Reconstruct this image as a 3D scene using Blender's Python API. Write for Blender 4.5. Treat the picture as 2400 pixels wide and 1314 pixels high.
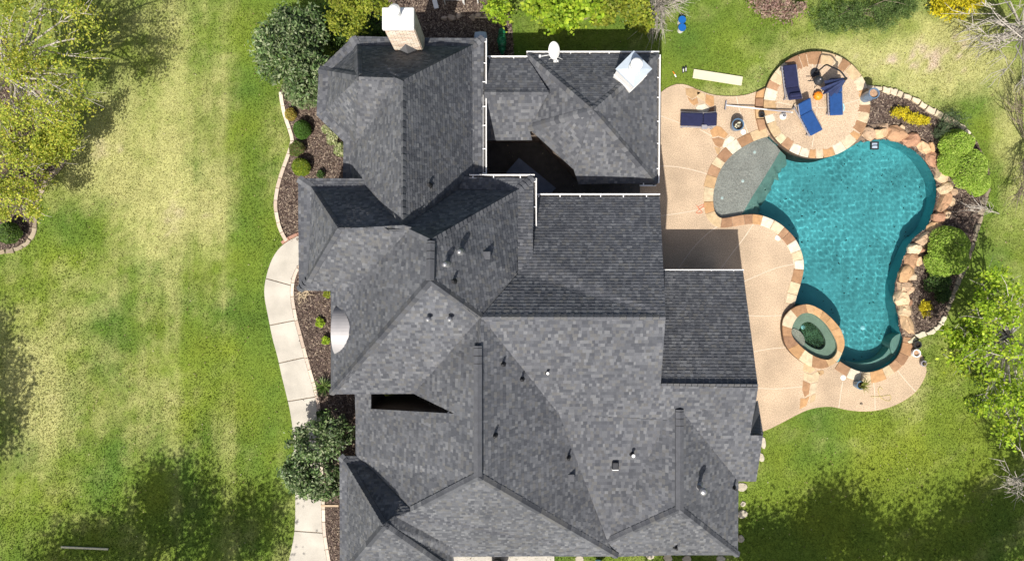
import bpy, math, random
import numpy as np
from mathutils import Vector
from mathutils.geometry import tessellate_polygon

for _o in list(bpy.data.objects):
    bpy.data.objects.remove(_o)
S = bpy.context.scene
COL = S.collection
R = np.random.default_rng(7)
random.seed(7)

# ------------------------------------------------------------------ camera, sky, sun, exposure
CAM_H = 34.0                       # the drone hangs 34 m above the lawn
PXM = 50.0                         # photograph pixels per metre at ground level
CX, CY = 1200.0, 656.5
cam = bpy.data.cameras.new('camera')
cam.sensor_width = 36.0
cam.lens = 36.0 * CAM_H / 48.0
cam.clip_start, cam.clip_end = 0.1, 1500.0
camo = bpy.data.objects.new('camera', cam)
COL.objects.link(camo)
camo.location = (0, 0, CAM_H)
S.camera = camo

SUN_AZ, SUN_EL = math.radians(18), math.radians(54)
SUN = np.array([-math.cos(SUN_EL) * math.sin(SUN_AZ), -math.cos(SUN_EL) * math.cos(SUN_AZ), math.sin(SUN_EL)])
world = bpy.data.worlds.new('World')
S.world = world
world.use_nodes = True
wn = world.node_tree
sky = wn.nodes.new('ShaderNodeTexSky')
sky.sky_type = 'NISHITA'
sky.sun_disc = False
sky.sun_elevation = SUN_EL
sky.sun_rotation = math.pi + SUN_AZ
sky.air_density = 1.0
sky.dust_density = 3.5
sky.ozone_density = 0.4
bg = wn.nodes['Background']
wn.links.new(sky.outputs[0], bg.inputs[0])
bg.inputs[1].default_value = 0.085
sun = bpy.data.lights.new('sun', 'SUN')
sun.energy = 4.4
sun.angle = math.radians(0.5)
sun.color = (1.0, 0.955, 0.88)
sun.cycles.is_caustics_light = True
suno = bpy.data.objects.new('sun', sun)
COL.objects.link(suno)
suno.location = (-10, -30, 45)
suno.rotation_euler = Vector(SUN).to_track_quat('Z', 'Y').to_euler()
vs = S.view_settings
vs.view_transform = 'Standard'
vs.look = 'None'
vs.gamma = 1.0
vs.use_curve_mapping = False
vs.exposure = 0.46
S.cycles.max_bounces = 6
S.cycles.transparent_max_bounces = 8

# ------------------------------------------------------------------ helpers
FPX = PXM * CAM_H


def W(px, py, z=0.0):
    """world point on the plane z that the photograph shows at pixel (px, py)"""
    d = (CAM_H - z) / FPX
    return np.array([(px - CX) * d, (CY - py) * d, z])


def P2(pts, z=0.0):
    return [W(p[0], p[1], z)[:2] for p in pts]


OFF = {}


def off(o):
    return OFF.get(o.name, np.zeros(3)) if o is not None else np.zeros(3)


def tag(o, label=None, cat=None, group=None, kind=None):
    if label:
        o['label'] = label
    if cat:
        o['category'] = cat
    if group:
        o['group'] = group
    if kind:
        o['kind'] = kind
    return o


def mesh(name, V, F, mat, col=None, smooth=False):
    me = bpy.data.meshes.new(name)
    V = np.asarray(V, dtype=np.float32).reshape(-1, 3)
    if isinstance(F, np.ndarray):
        k = F.shape[1]
        me.vertices.add(len(V))
        me.vertices.foreach_set('co', V.ravel())
        me.loops.add(F.size)
        me.loops.foreach_set('vertex_index', F.astype(np.int32).ravel())
        me.polygons.add(len(F))
        me.polygons.foreach_set('loop_start', np.arange(0, F.size, k, dtype=np.int32))
        if smooth:
            me.polygons.foreach_set('use_smooth', np.ones(len(F), dtype=bool))
        me.update(calc_edges=True)
    else:
        me.from_pydata(V.tolist(), [], [list(f) for f in F])
        if smooth:
            me.polygons.foreach_set('use_smooth', np.ones(len(me.polygons), dtype=bool))
    if col is not None:
        a = me.color_attributes.new('Col', 'FLOAT_COLOR', 'POINT')
        c = np.ones((len(V), 4), dtype=np.float32)
        c[:, :3] = col
        a.data.foreach_set('color', c.ravel())
    if mat is not None:
        me.materials.append(mat)
    return me


def part(name, VF, mat, parent, col=None, smooth=False, label=None):
    """a mesh part of a thing; vertices are given in world space (or local space when the thing sits at the origin)"""
    V, F = VF
    V = np.asarray(V, dtype=float).reshape(-1, 3) - off(parent)
    o = bpy.data.objects.new(name, mesh(name, V, F, mat, col, smooth))
    COL.objects.link(o)
    o.parent = parent
    OFF[o.name] = off(parent)
    if label:
        o['label'] = label
    return o


def thing(name, label, cat, loc=(0, 0, 0), group=None):
    o = bpy.data.objects.new(name, None)
    o.empty_display_size = 0.2
    COL.objects.link(o)
    o.location = loc
    OFF[o.name] = np.array(loc, dtype=float)
    return tag(o, label, cat, group)


def single(name, VF, mat, label=None, cat=None, group=None, kind=None, loc=None, col=None, smooth=False):
    V, F = VF
    V = np.asarray(V, dtype=float).reshape(-1, 3)
    loc = np.zeros(3) if loc is None else np.array(loc, dtype=float)
    o = bpy.data.objects.new(name, mesh(name, V - loc, F, mat, col, smooth))
    o.location = loc
    COL.objects.link(o)
    OFF[o.name] = loc
    return tag(o, label, cat, group, kind)


def copy_tree(o, parent=None):
    c = o.copy()
    COL.objects.link(c)
    if parent is not None:
        c.parent = parent
    for ch in list(o.children):
        copy_tree(ch, c)
    return c


def merge(parts):
    V, F, n = [], [], 0
    for v, f in parts:
        v = np.asarray(v, dtype=float).reshape(-1, 3)
        V.append(v)
        F += [tuple(int(i) + n for i in q) for q in f]
        n += len(v)
    return np.concatenate(V), F


def rotz(V, a, c=(0, 0)):
    V = np.asarray(V, dtype=float).copy()
    x, y = V[:, 0] - c[0], V[:, 1] - c[1]
    V[:, 0] = c[0] + x * math.cos(a) - y * math.sin(a)
    V[:, 1] = c[1] + x * math.sin(a) + y * math.cos(a)
    return V


def box(c, s, a=0.0):
    x, y, z = np.array(s, dtype=float) / 2
    V = np.array([[i * x, j * y, k * z] for k in (-1, 1) for j in (-1, 1) for i in (-1, 1)])
    V = rotz(V, a) + np.array(c)
    return V, [(0, 2, 3, 1), (4, 5, 7, 6), (0, 1, 5, 4), (2, 6, 7, 3), (0, 4, 6, 2), (1, 3, 7, 5)]


def bevel_box(c, s, b=0.02, a=0.0):
    x, y, z = np.array(s, dtype=float) / 2
    b = min(b, x * .8, y * .8, z * .8)
    ring = [(-x + b, -y), (x - b, -y), (x, -y + b), (x, y - b), (x - b, y), (-x + b, y), (-x, y - b), (-x, -y + b)]
    inn = [(-x + b, -y + b), (x - b, -y + b), (x - b, -y + b), (x - b, y - b), (x - b, y - b), (-x + b, y - b), (-x + b, y - b), (-x + b, -y + b)]
    V = [(*p, -z) for p in ring] + [(*p, z - b) for p in ring] + [(*p, z) for p in inn]
    F = [tuple(range(7, -1, -1))]
    for k in range(8):
        n = (k + 1) % 8
        F.append((k, n, 8 + n, 8 + k))
        F.append((8 + k, 8 + n, 16 + n, 16 + k))
    F.append(tuple(range(16, 24)))
    return rotz(np.array(V), a) + np.array(c), F


def tube(pts, rad, n=6):
    pts = [np.array(p, dtype=float) for p in pts]
    if np.isscalar(rad):
        rad = [rad] * len(pts)
    V, F = [], []
    ref = np.array([0.31, 0.17, 0.93])
    for i, p in enumerate(pts):
        d = pts[min(i + 1, len(pts) - 1)] - pts[max(i - 1, 0)]
        d = d / (np.linalg.norm(d) + 1e-9)
        u = np.cross(d, ref)
        u /= np.linalg.norm(u) + 1e-9
        v = np.cross(d, u)
        for k in range(n):
            t = 2 * math.pi * k / n
            V.append(p + rad[i] * (u * math.cos(t) + v * math.sin(t)))
        if i:
            for k in range(n):
                a, b = (i - 1) * n + k, (i - 1) * n + (k + 1) % n
                F.append((a, b, b + n, a + n))
    F.append(tuple(range(n))[::-1])
    F.append(tuple(range((len(pts) - 1) * n, len(pts) * n)))
    return np.array(V), F


def lathe(prof, n=20, c=(0, 0, 0), close=True):
    V, F = [], []
    for r, z in prof:
        for k in range(n):
            t = 2 * math.pi * k / n
            V.append((c[0] + r * math.cos(t), c[1] + r * math.sin(t), c[2] + z))
    for i in range(len(prof) - 1):
        for k in range(n):
            a, b = i * n + k, i * n + (k + 1) % n
            F.append((a, b, b + n, a + n))
    if close:
        F.append(tuple(range(n))[::-1])
        F.append(tuple(range((len(prof) - 1) * n, len(prof) * n)))
    return np.array(V), F


def area2(poly):
    p = np.asarray(poly)
    return 0.5 * np.sum(p[:, 0] * np.roll(p[:, 1], -1) - np.roll(p[:, 0], -1) * p[:, 1])


def tess(poly, holes=()):
    loops = [[Vector((p[0], p[1], 0)) for p in l] for l in [poly] + list(holes)]
    flat = [p for l in loops for p in l]
    tris = []
    for t in tessellate_polygon(loops):
        a, b, c = (flat[i] for i in t)
        cr = (b.x - a.x) * (c.y - a.y) - (b.y - a.y) * (c.x - a.x)
        if abs(cr) < 1e-9:
            continue
        tris.append(tuple(t) if cr > 0 else (t[0], t[2], t[1]))
    return [(p.x, p.y) for p in flat], tris


def sheet(poly, z, holes=()):
    pts, t = tess(poly, holes)
    return np.array([(x, y, z) for x, y in pts]), t


def prism(poly, z0, z1, bev=0.0):
    poly = [tuple(p[:2]) for p in poly]
    if area2(poly) < 0:
        poly = poly[::-1]
    n = len(poly)
    if bev:
        c = np.mean(poly, axis=0)
        top = [tuple(np.array(p) + (c - np.array(p)) / (np.linalg.norm(c - np.array(p)) + 1e-6) * bev) for p in poly]
        V = [(*p, z0) for p in poly] + [(*p, z1 - bev * .7) for p in poly] + [(*p, z1) for p in top]
        F = []
        for k in range(n):
            m = (k + 1) % n
            F += [(k, m, n + m, n + k), (n + k, n + m, 2 * n + m, 2 * n + k)]
        _, t = tess(top)
        F += [tuple(i + 2 * n for i in q) for q in t]
        return np.array(V), F
    V = [(*p, z0) for p in poly] + [(*p, z1) for p in poly]
    F = [(k, (k + 1) % n, n + (k + 1) % n, n + k) for k in range(n)]
    _, t = tess(poly)
    F += [tuple(i + n for i in q) for q in t] + [tuple(i for i in q[::-1]) for q in t]
    return np.array(V), F


def smooth_line(pts, step, closed=False):
    """Catmull-Rom through pts, resampled about every `step` (same unit as pts)"""
    p = np.asarray(pts, dtype=float)
    n = len(p)
    out = []
    for i in range(n if closed else n - 1):
        if closed:
            a, b, c, d = p[(i - 1) % n], p[i], p[(i + 1) % n], p[(i + 2) % n]
        else:
            a, b, c, d = p[max(i - 1, 0)], p[i], p[i + 1], p[min(i + 2, n - 1)]
        k = max(1, int(round(np.linalg.norm(c - b) / step)))
        for j in range(k):
            t = j / k
            out.append(0.5 * (2 * b + (c - a) * t + (2 * a - 5 * b + 4 * c - d) * t ** 2 + (3 * b - a - 3 * c + d) * t ** 3))
    if not closed:
        out.append(p[-1])
    return np.array(out)


def normals2(p, closed=False):
    p = np.asarray(p)
    d = (np.roll(p, -1, 0) - np.roll(p, 1, 0)) if closed else np.gradient(p, axis=0)
    d /= np.linalg.norm(d, axis=1, keepdims=True) + 1e-9
    return np.stack([d[:, 1], -d[:, 0]], -1)          # to the right of travel


def arclen(p):
    return np.concatenate([[0], np.cumsum(np.linalg.norm(np.diff(p, axis=0), axis=1))])


def at_len(p, L, s):
    return np.stack([np.interp(s, L, p[:, 0]), np.interp(s, L, p[:, 1])], -1)


def inside(poly, x, y):
    poly = np.asarray(poly)
    r = np.zeros(np.shape(x), dtype=bool)
    j = len(poly) - 1
    for i in range(len(poly)):
        xi, yi = poly[i]
        xj, yj = poly[j]
        if yi != yj:
            r ^= ((yi > y) != (yj > y)) & (x < (xj - xi) * (y - yi) / (yj - yi) + xi)
        j = i
    return r


# value noise in numpy, used for colours that belong to the things themselves
_lat = np.random.default_rng(99).random((256, 256))


def vnoise(x, y, scale, octv=3, seed=0):
    x, y = np.asarray(x) / scale + seed * 17.3 + 1000, np.asarray(y) / scale + seed * 9.1 + 1000
    r, amp, tot = 0, 1.0, 0
    for _ in range(octv):
        xi, yi = np.floor(x).astype(int), np.floor(y).astype(int)
        fx, fy = x - xi, y - yi
        fx, fy = fx * fx * (3 - 2 * fx), fy * fy * (3 - 2 * fy)
        a, b = _lat[xi % 256, yi % 256], _lat[(xi + 1) % 256, yi % 256]
        c, d = _lat[xi % 256, (yi + 1) % 256], _lat[(xi + 1) % 256, (yi + 1) % 256]
        r = r + amp * ((a * (1 - fx) + b * fx) * (1 - fy) + (c * (1 - fx) + d * fx) * fy)
        tot += amp
        amp *= .55
        x, y = x * 2.03 + 5.1, y * 2.03 + 2.7
    return r / tot


def rock(c, rx, ry, rz, rot=0.0, seed=0, sub=2, flat=0.55, rough=0.16):
    """an irregular stone: a cut-up sphere with flat facets"""
    rg = np.random.default_rng(seed)
    n1, n2 = 7, 11
    V, F = [], []
    for i in range(n1 + 1):
        th = math.pi * i / n1
        for k in range(n2):
            ph = 2 * math.pi * k / n2
            V.append((math.sin(th) * math.cos(ph), math.sin(th) * math.sin(ph), math.cos(th)))
    V = np.array(V)
    for _ in range(9):
        d = rg.normal(size=3)
        d[2] = abs(d[2]) * .9
        d /= np.linalg.norm(d)
        h = rg.uniform(.5, .85)
        k = V @ d
        m = k > h
        V[m] -= np.outer(k[m] - h, d)
    V[:, 2] = np.minimum(V[:, 2], flat + .12 * V[:, 0] * rg.normal() + .12 * V[:, 1] * rg.normal())
    V += rg.normal(size=V.shape) * rough * .22
    V[:, :2] *= 1.12
    for i in range(n1):
        for k in range(n2):
            a, b = i * n2 + k, i * n2 + (k + 1) % n2
            F.append((a, a + n2, b + n2, b))
    V = V * np.array([rx, ry, rz])
    return rotz(V, rot) + np.array(c), F


# ------------------------------------------------------------------ materials
def node_mat(name):
    m = bpy.data.materials.new(name)
    m.use_nodes = True
    nt = m.node_tree
    return m, nt, nt.nodes['Principled BSDF']


def mat(name, color, rough=0.8, metal=0.0, var=0.25, scale=6.0, bump=0.0, bscale=40.0, fine=0.0, fscale=60.0, attr=False,
        transl=0.0, spec=0.3, tint=None, coat=0.0):
    """colour (or the mesh colour attribute) x soft noise x fine grain, with optional relief"""
    m, nt, b = node_mat(name)
    N, L = nt.nodes, nt.links
    b.inputs['Roughness'].default_value = rough
    b.inputs['Metallic'].default_value = metal
    b.inputs['Specular IOR Level'].default_value = spec
    b.inputs['Coat Weight'].default_value = coat
    tc = N.new('ShaderNodeTexCoord')
    if attr:
        at = N.new('ShaderNodeAttribute')
        at.attribute_name = 'Col'
        src = at.outputs['Color']
    else:
        rgb = N.new('ShaderNodeRGB')
        rgb.outputs[0].default_value = (*color, 1)
        src = rgb.outputs[0]

    def mul(src, scale, amt, detail, tintc=None):
        nz = N.new('ShaderNodeTexNoise')
        nz.inputs['Scale'].default_value = scale
        nz.inputs['Detail'].default_value = detail
        L.new(tc.outputs['Object'], nz.inputs['Vector'])
        mr = N.new('ShaderNodeMapRange')
        mr.inputs['From Min'].default_value = .3
        mr.inputs['From Max'].default_value = .7
        mr.inputs['To Min'].default_value = 1 - amt
        mr.inputs['To Max'].default_value = 1 + amt
        L.new(nz.outputs['Fac'], mr.inputs['Value'])
        mx = N.new('ShaderNodeVectorMath')
        mx.operation = 'SCALE'
        L.new(src, mx.inputs[0])
        L.new(mr.outputs[0], mx.inputs['Scale'])
        if tintc is not None:
            mm = N.new('ShaderNodeMix')
            mm.data_type = 'RGBA'
            n2 = N.new('ShaderNodeTexNoise')
            n2.inputs['Scale'].default_value = scale * .45
            n2.inputs['Detail'].default_value = 5
            L.new(tc.outputs['Object'], n2.inputs['Vector'])
            r2 = N.new('ShaderNodeMapRange')
            r2.inputs['From Min'].default_value = .45
            r2.inputs['From Max'].default_value = .7
            L.new(n2.outputs['Fac'], r2.inputs['Value'])
            L.new(r2.outputs[0], mm.inputs['Factor'])
            L.new(mx.outputs[0], mm.inputs['A'])
            mm.inputs['B'].default_value = (*tintc, 1)
            return mm.outputs['Result']
        return mx.outputs[0]
    if var:
        src = mul(src, scale, var, 5, tint)
    if fine:
        src = mul(src, fscale, fine, 2)
    L.new(src, b.inputs['Base Color'])
    if bump:
        nz = N.new('ShaderNodeTexNoise')
        nz.inputs['Scale'].default_value = bscale
        nz.inputs['Detail'].default_value = 4
        L.new(tc.outputs['Object'], nz.inputs['Vector'])
        bp = N.new('ShaderNodeBump')
        bp.inputs['Strength'].default_value = bump
        bp.inputs['Distance'].default_value = .02
        L.new(nz.outputs['Fac'], bp.inputs['Height'])
        L.new(bp.outputs[0], b.inputs['Normal'])
    if transl:
        tr = N.new('ShaderNodeBsdfTranslucent')
        L.new(src, tr.inputs['Color'])
        mx = N.new('ShaderNodeMixShader')
        mx.inputs[0].default_value = transl
        L.new(b.outputs[0], mx.inputs[1])
        L.new(tr.outputs[0], mx.inputs[2])
        L.new(mx.outputs[0], N['Material Output'].inputs['Surface'])
    return m


MT = {}
MT['lawn'] = mat('lawn_soil', (0, 0, 0), .95, var=.10, scale=3, fine=.34, fscale=26, attr=True, spec=.05, bump=.6, bscale=22)
MT['grass'] = mat('grass_blade', (0, 0, 0), .7, var=0, attr=True, transl=.3, spec=.15)
MT['leaf'] = mat('leaf', (0, 0, 0), .55, var=0, attr=True, transl=.45, spec=.25)
MT['gloss_leaf'] = mat('glossy_leaf', (0, 0, 0), .48, var=0, attr=True, transl=.15, spec=.35)
MT['bark'] = mat('bark', (.2, .16, .12), .95, var=.35, scale=9, bump=.6, bscale=30)
MT['pale_bark'] = mat('pale_bark', (.42, .38, .33), .95, var=.25, scale=9, bump=.4, bscale=30)
MT['mulch'] = mat('mulch', (.09, .066, .056), .95, var=.3, scale=2.0, fine=.7, fscale=16, bump=.8, bscale=18, spec=.1)
MT['chip'] = mat('mulch_chip', (0, 0, 0), .95, var=.2, scale=30, attr=True, spec=.1)
MT['deck'] = mat('exposed_aggregate', (.465, .352, .245), .9, var=.17, scale=.7, fine=.34, fscale=24, bump=.35, bscale=45, spec=.15, tint=None)
MT['joint'] = mat('deck_joint', (.58, .47, .355), .9, var=.1, scale=8)
MT['stone'] = mat('sandstone', (0, 0, 0), .85, var=.16, scale=5, fine=.12, fscale=28, attr=True, bump=.5, bscale=16, spec=.2)
MT['walk'] = mat('walk_concrete', (.475, .44, .38), .9, var=.14, scale=1.1, fine=.07, fscale=30, spec=.15, bump=.15, bscale=60)
MT['border'] = mat('border_brick', (0, 0, 0), .9, var=.12, scale=9, attr=True, bump=.3, bscale=40)
MT['shingle'] = mat('asphalt_shingle', (0, 0, 0), .93, var=.10, scale=.5, fine=.14, fscale=55, attr=True, bump=.25, bscale=120, spec=.22)
MT['roof_deck'] = mat('roof_underlay', (.085, .088, .095), .95, var=.1)
MT['flashing'] = mat('ridge_vent', (.085, .088, .098), .85, var=.15, scale=5, fine=.12, fscale=50)
MT['gutter'] = mat('gutter_white', (.8, .79, .77), .45, var=.05, scale=6, spec=.4)
MT['gutter_in'] = mat('gutter_inside', (.09, .085, .08), .8, var=.3, scale=10)
MT['wall'] = mat('wall_brick', (.21, .165, .135), .9, var=.25, scale=5, bump=.4, bscale=25)
MT['chim_brick'] = mat('chimney_brick', (0, 0, 0), .9, var=.12, scale=14, attr=True, bump=.3, bscale=40)
MT['white'] = mat('white_paint', (.74, .735, .72), .5, var=.05, scale=5)
MT['cap_metal'] = mat('chimney_cap_metal', (.42, .48, .54), .5, metal=.05, var=.06, scale=4, spec=.5)
MT['bright'] = mat('galvanised_metal', (.36, .36, .37), .42, metal=.6, var=.12, scale=9)
MT['black'] = mat('black_pipe_and_shade', (.02, .02, .022), .6, var=.2)
MT['dark'] = mat('dark_metal', (.035, .037, .042), .45, metal=.3, var=.2, scale=8)
MT['canopy_metal'] = mat('canopy_metal', (.36, .345, .345), .55, metal=.1, var=.08, scale=2.5, spec=.5)
MT['navy'] = mat('navy_cushion', (.017, .02, .06), .85, var=.14, scale=6, bump=.2, bscale=60, fine=.1, fscale=60)
MT['blue'] = mat('blue_cushion', (.014, .06, .20), .85, var=.12, scale=6, bump=.2, bscale=60, fine=.1, fscale=60)
MT['umb'] = mat('umbrella_cloth', (.045, .065, .16), .7, var=.2, scale=5, transl=.15)
MT['frame'] = mat('lounger_frame', (.34, .33, .36), .5, metal=.3, var=.1)
MT['orange'] = mat('orange_glaze', (.85, .25, .02), .4, var=.1)
MT['blue_glaze'] = mat('blue_glazed_pot', (.10, .17, .26), .3, var=.25, scale=5, spec=.5, coat=.3)
MT['soil'] = mat('potting_soil', (.03, .022, .018), .95, var=.4, scale=20, bump=.8)
MT['terracotta_soil'] = mat('pale_soil', (.38, .24, .15), .95, var=.3, scale=20, bump=.6)
MT['plank'] = mat('cream_board', (.60, .56, .40), .6, var=.05, scale=3)
MT['bucket_blue'] = mat('blue_plastic', (.01, .10, .34), .4, var=.06)
MT['cyan'] = mat('pale_blue_plastic', (.35, .66, .74), .4, var=.06)
MT['tank'] = mat('pale_blue_metal', (.36, .43, .52), .45, var=.06)
MT['tarp'] = mat('green_tarp', (.015, .16, .07), .35, var=.4, scale=7, bump=.9, bscale=9, spec=.5)
MT['concrete'] = mat('driveway_concrete', (.46, .43, .38), .9, var=.12, scale=2, fine=.06, fscale=30)
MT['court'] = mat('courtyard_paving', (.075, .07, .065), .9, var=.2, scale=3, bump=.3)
MT['table'] = mat('slate_table_top', (.10, .12, .16), .55, var=.15, scale=3)
MT['plaster'] = mat('pool_plaster', (.09, .355, .395), .85, var=.22, scale=.55, fine=.12, fscale=22)
MT['shelf'] = mat('shelf_plaster', (.40, .325, .30), .85, var=.12, scale=1.2, fine=.34, fscale=26)
MT['bench'] = mat('bench_plaster', (.22, .33, .29), .85, var=.15, scale=1.2, fine=.12, fscale=24)
MT['spa'] = mat('spa_plaster', (.26, .295, .255), .85, var=.15, scale=1.4, fine=.1, fscale=24)
MT['spa_floor'] = mat('spa_floor_plaster', (.075, .135, .075), .85, var=.5, scale=2.4, fine=.15, fscale=24)
MT['mortar'] = mat('rock_mortar', (.20, .145, .105), .9, var=.35, scale=5, bump=.6, bscale=20)
MT['tile'] = mat('waterline_wall', (.10, .065, .045), .7, var=.35, scale=6, bump=.4)
MT['red'] = mat('red_cord', (.62, .16, .08), .6)
MT['straw'] = mat('straw_cord', (.45, .38, .12), .7)
MT['wood'] = mat('pale_timber', (.62, .5, .34), .8, var=.15, scale=8)
MT['leafdark'] = mat('sunken_leaf', (.02, .03, .02), .8)
MT['grill_black'] = mat('black_enamel', (.028, .03, .033), .35, var=.15, spec=.5)


def water_mat(name, tint):
    m = bpy.data.materials.new(name)
    m.use_nodes = True
    nt = m.node_tree
    nt.nodes.clear()
    out = nt.nodes.new('ShaderNodeOutputMaterial')
    rf = nt.nodes.new('ShaderNodeBsdfRefraction')
    rf.inputs['IOR'].default_value = 1.33
    rf.inputs['Roughness'].default_value = 0.0
    rf.inputs['Color'].default_value = (*tint, 1)
    gl = nt.nodes.new('ShaderNodeBsdfGlossy')
    gl.inputs['Roughness'].default_value = 0.03
    fr = nt.nodes.new('ShaderNodeFresnel')
    fr.inputs['IOR'].default_value = 1.33
    mx = nt.nodes.new('ShaderNodeMixShader')
    nt.links.new(fr.outputs[0], mx.inputs[0])
    nt.links.new(rf.outputs[0], mx.inputs[1])
    nt.links.new(gl.outputs[0], mx.inputs[2])
    nt.links.new(mx.outputs[0], out.inputs['Surface'])
    return m


MT['water'] = water_mat('pool_water', (.86, .98, .97))
MT['spa_water'] = water_mat('spa_water', (.85, .98, .92))

# ------------------------------------------------------------------ outlines (photograph pixels at ground level)
WATER_W = [(1800, 317), (1781, 322), (1750, 336), (1722, 354), (1699, 377), (1683, 403), (1673, 434), (1669, 462), (1671, 490),
           (1678, 505), (1691, 513), (1715, 510), (1744, 505), (1766, 504), (1790, 508), (1821, 522), (1847, 543), (1866, 567), (1879, 600),
           (1881, 630), (1875, 660), (1867, 686), (1860, 712)]
SPA_OUT = [(1834, 758), (1842, 737), (1862, 719), (1892, 712), (1920, 722), (1941, 737), (1958, 754), (1971, 771), (1978, 790),
           (1980, 805), (1975, 824), (1960, 848), (1932, 862), (1910, 861), (1890, 853), (1868, 838), (1850, 820), (1838, 797)]
SPA_IN = [(1855.5, 773), (1864, 750), (1881, 734), (1906, 735), (1932, 754), (1951, 780), (1962, 805), (1960, 827), (1945, 841),
          (1924, 839), (1898, 827), (1872, 805), (1858, 788)]
WATER_S = [(1966, 847), (1992, 863), (2022, 873), (2051, 871), (2081, 858), (2103, 839), (2115, 814), (2120, 788)]
WATER_E = [(2120, 788), (2113, 765), (2111, 741), (2105, 716), (2103, 699), (2104, 664), (2113, 635), (2124, 605), (2145, 562),
           (2175, 537), (2188, 507), (2199, 473), (2200, 427), (2187, 396), (2170, 371), (2149, 350), (2117, 333), (2086, 322),
           (2058, 321), (2019, 328)]
WATER_N = [(2019, 328), (1995, 343), (1970, 357), (1942, 367), (1907, 371), (1876, 366), (1848, 354), (1823, 337), (1800, 317)]
lw = smooth_line(P2(WATER_W), .18)
ls = smooth_line(P2(WATER_S), .18)
le = smooth_line(P2(WATER_E), .18)
ln = smooth_line(P2(WATER_N), .18)
spa_mid = P2([(1862, 719), (1892, 712), (1920, 722), (1941, 737), (1958, 754), (1971, 771), (1978, 790), (1980, 805), (1975, 824), (1966, 847)])
POOL = np.concatenate([lw[:-1], smooth_line(spa_mid, .2)[:-1], ls[:-1], le[:-1], ln[:-1]])
PATIO_C, PATIO_R, PATIO_Z = W(1915, 245, .3)[:2], 124 / 50 * (CAM_H - .3) / CAM_H, .3

DECK_N = [(1500, 238), (1535, 228), (1548, 217), (1561, 207), (1573, 201), (1585, 197), (1600, 197), (1613, 200), (1641, 212), (1673, 222),
          (1708, 225), (1743, 223), (1773, 214), (1797, 202)]
DECK_S = [(2137, 814), (2158, 828), (2168, 846), (2171, 862), (2169, 880), (2149, 914), (2115, 940), (2073, 957), (2030, 963), (1988, 960),
          (1945, 952), (1902, 957), (1868, 971), (1830, 991), (1788, 1010), (1740, 1018)]
dn = smooth_line(P2(DECK_N), .2)
ds = smooth_line(P2(DECK_S), .2)
DECK = np.concatenate([dn, P2([(1840, 215), (1835, 300)]), lw, P2([(1846, 735), (1840, 762), (1845, 790), (1858, 815), (1884, 838), (1912, 851), (1945, 852)]), ls, ds, P2([(1690, 1018), (1680, 670), (1500, 670)])])

PATH_L = [(720, 548), (697, 553), (678, 562), (655, 580), (638, 605), (627, 635), (620, 668), (620, 697), (628, 740), (638, 790), (650, 835), (660, 880),
          (671, 925), (679, 960), (685, 1000), (688, 1040), (690, 1100), (692, 1180), (690, 1243), (683, 1285), (676, 1314), (664, 1360)]
PATH_R = [(722, 606), (706, 613), (692, 630), (683, 655), (680, 690), (688, 742), (700, 788), (711, 830), (722, 870), (735, 915),
          (742, 950), (745, 1000), (748, 1060), (751, 1120), (753, 1180), (755, 1240), (762, 1290), (770, 1330), (780, 1372)]
BED_EDGE = [(654, 215), (656, 235), (664, 272), (676, 308), (681, 330), (673, 358), (660, 394), (647, 438), (642, 480), (648, 520), (657, 546), (668, 566)]
pl_ = smooth_line(P2(PATH_L), .15)
pr_ = smooth_line(P2(PATH_R), .15)
be_ = smooth_line(P2(BED_EDGE), .15)
PATHPOLY = np.concatenate([pl_, pr_[::-1]])
BED_UP = np.concatenate([be_, P2([(700, 560), (900, 560), (900, 150), (760, 130), (690, 160)])])
BED_LO = np.concatenate([pr_, P2([(900, 1372), (900, 600)])])
BED_RIGHT = smooth_line(P2([(2030, 200), (2060, 203), (2090, 208), (2120, 219), (2150, 233), (2182, 252), (2216, 268), (2268, 305), (2308, 365), (2322, 425),
                            (2312, 480), (2293, 545), (2270, 620), (2238, 690), (2214, 752), (2190, 778), (2152, 792), (2130, 806)]), .25)
BED_R = np.concatenate([BED_RIGHT, le + normals2(le) * -.1])
BED_LEFT = smooth_line(P2([(-60, 130), (40, 150), (95, 230), (130, 320), (146, 372), (112, 410), (88, 448), (80, 492), (72, 545), (50, 572), (20, 582), (-60, 588)]), .25)
BED_NORTH = np.array(P2([(880, -60), (1195, -60), (1195, 35), (1200, 62), (1205, 140), (880, 140), (780, 60)]))
HOUSE_FOOT = [np.array(P2(p, 3.2)) for p in (
    [(830, 120), (1110, 120), (1110, 420), (820, 420), (820, 320), (770, 260), (772, 175)], [(735, 440), (1230, 440), (1230, 640), (735, 640)],
    [(800, 560), (1230, 560), (1230, 900), (800, 900)], [(865, 978), (1420, 978), (1420, 1255), (865, 1255)], [(1240, 500), (1520, 500), (1520, 1000), (1200, 1000)],
    [(1180, 160), (1500, 160), (1500, 400), (1370, 400), (1270, 300), (1100, 300), (1100, 160)], [(1500, 660), (1690, 660), (1690, 1230), (1400, 1230), (1400, 700)], [(835, 1100), (1040, 1100), (1040, 1290), (835, 1290)])]

# ------------------------------------------------------------------ lawn
def sstep(a, b, x):
    t = np.clip((x - a) / (b - a), 0, 1)
    return t * t * (3 - 2 * t)


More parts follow.
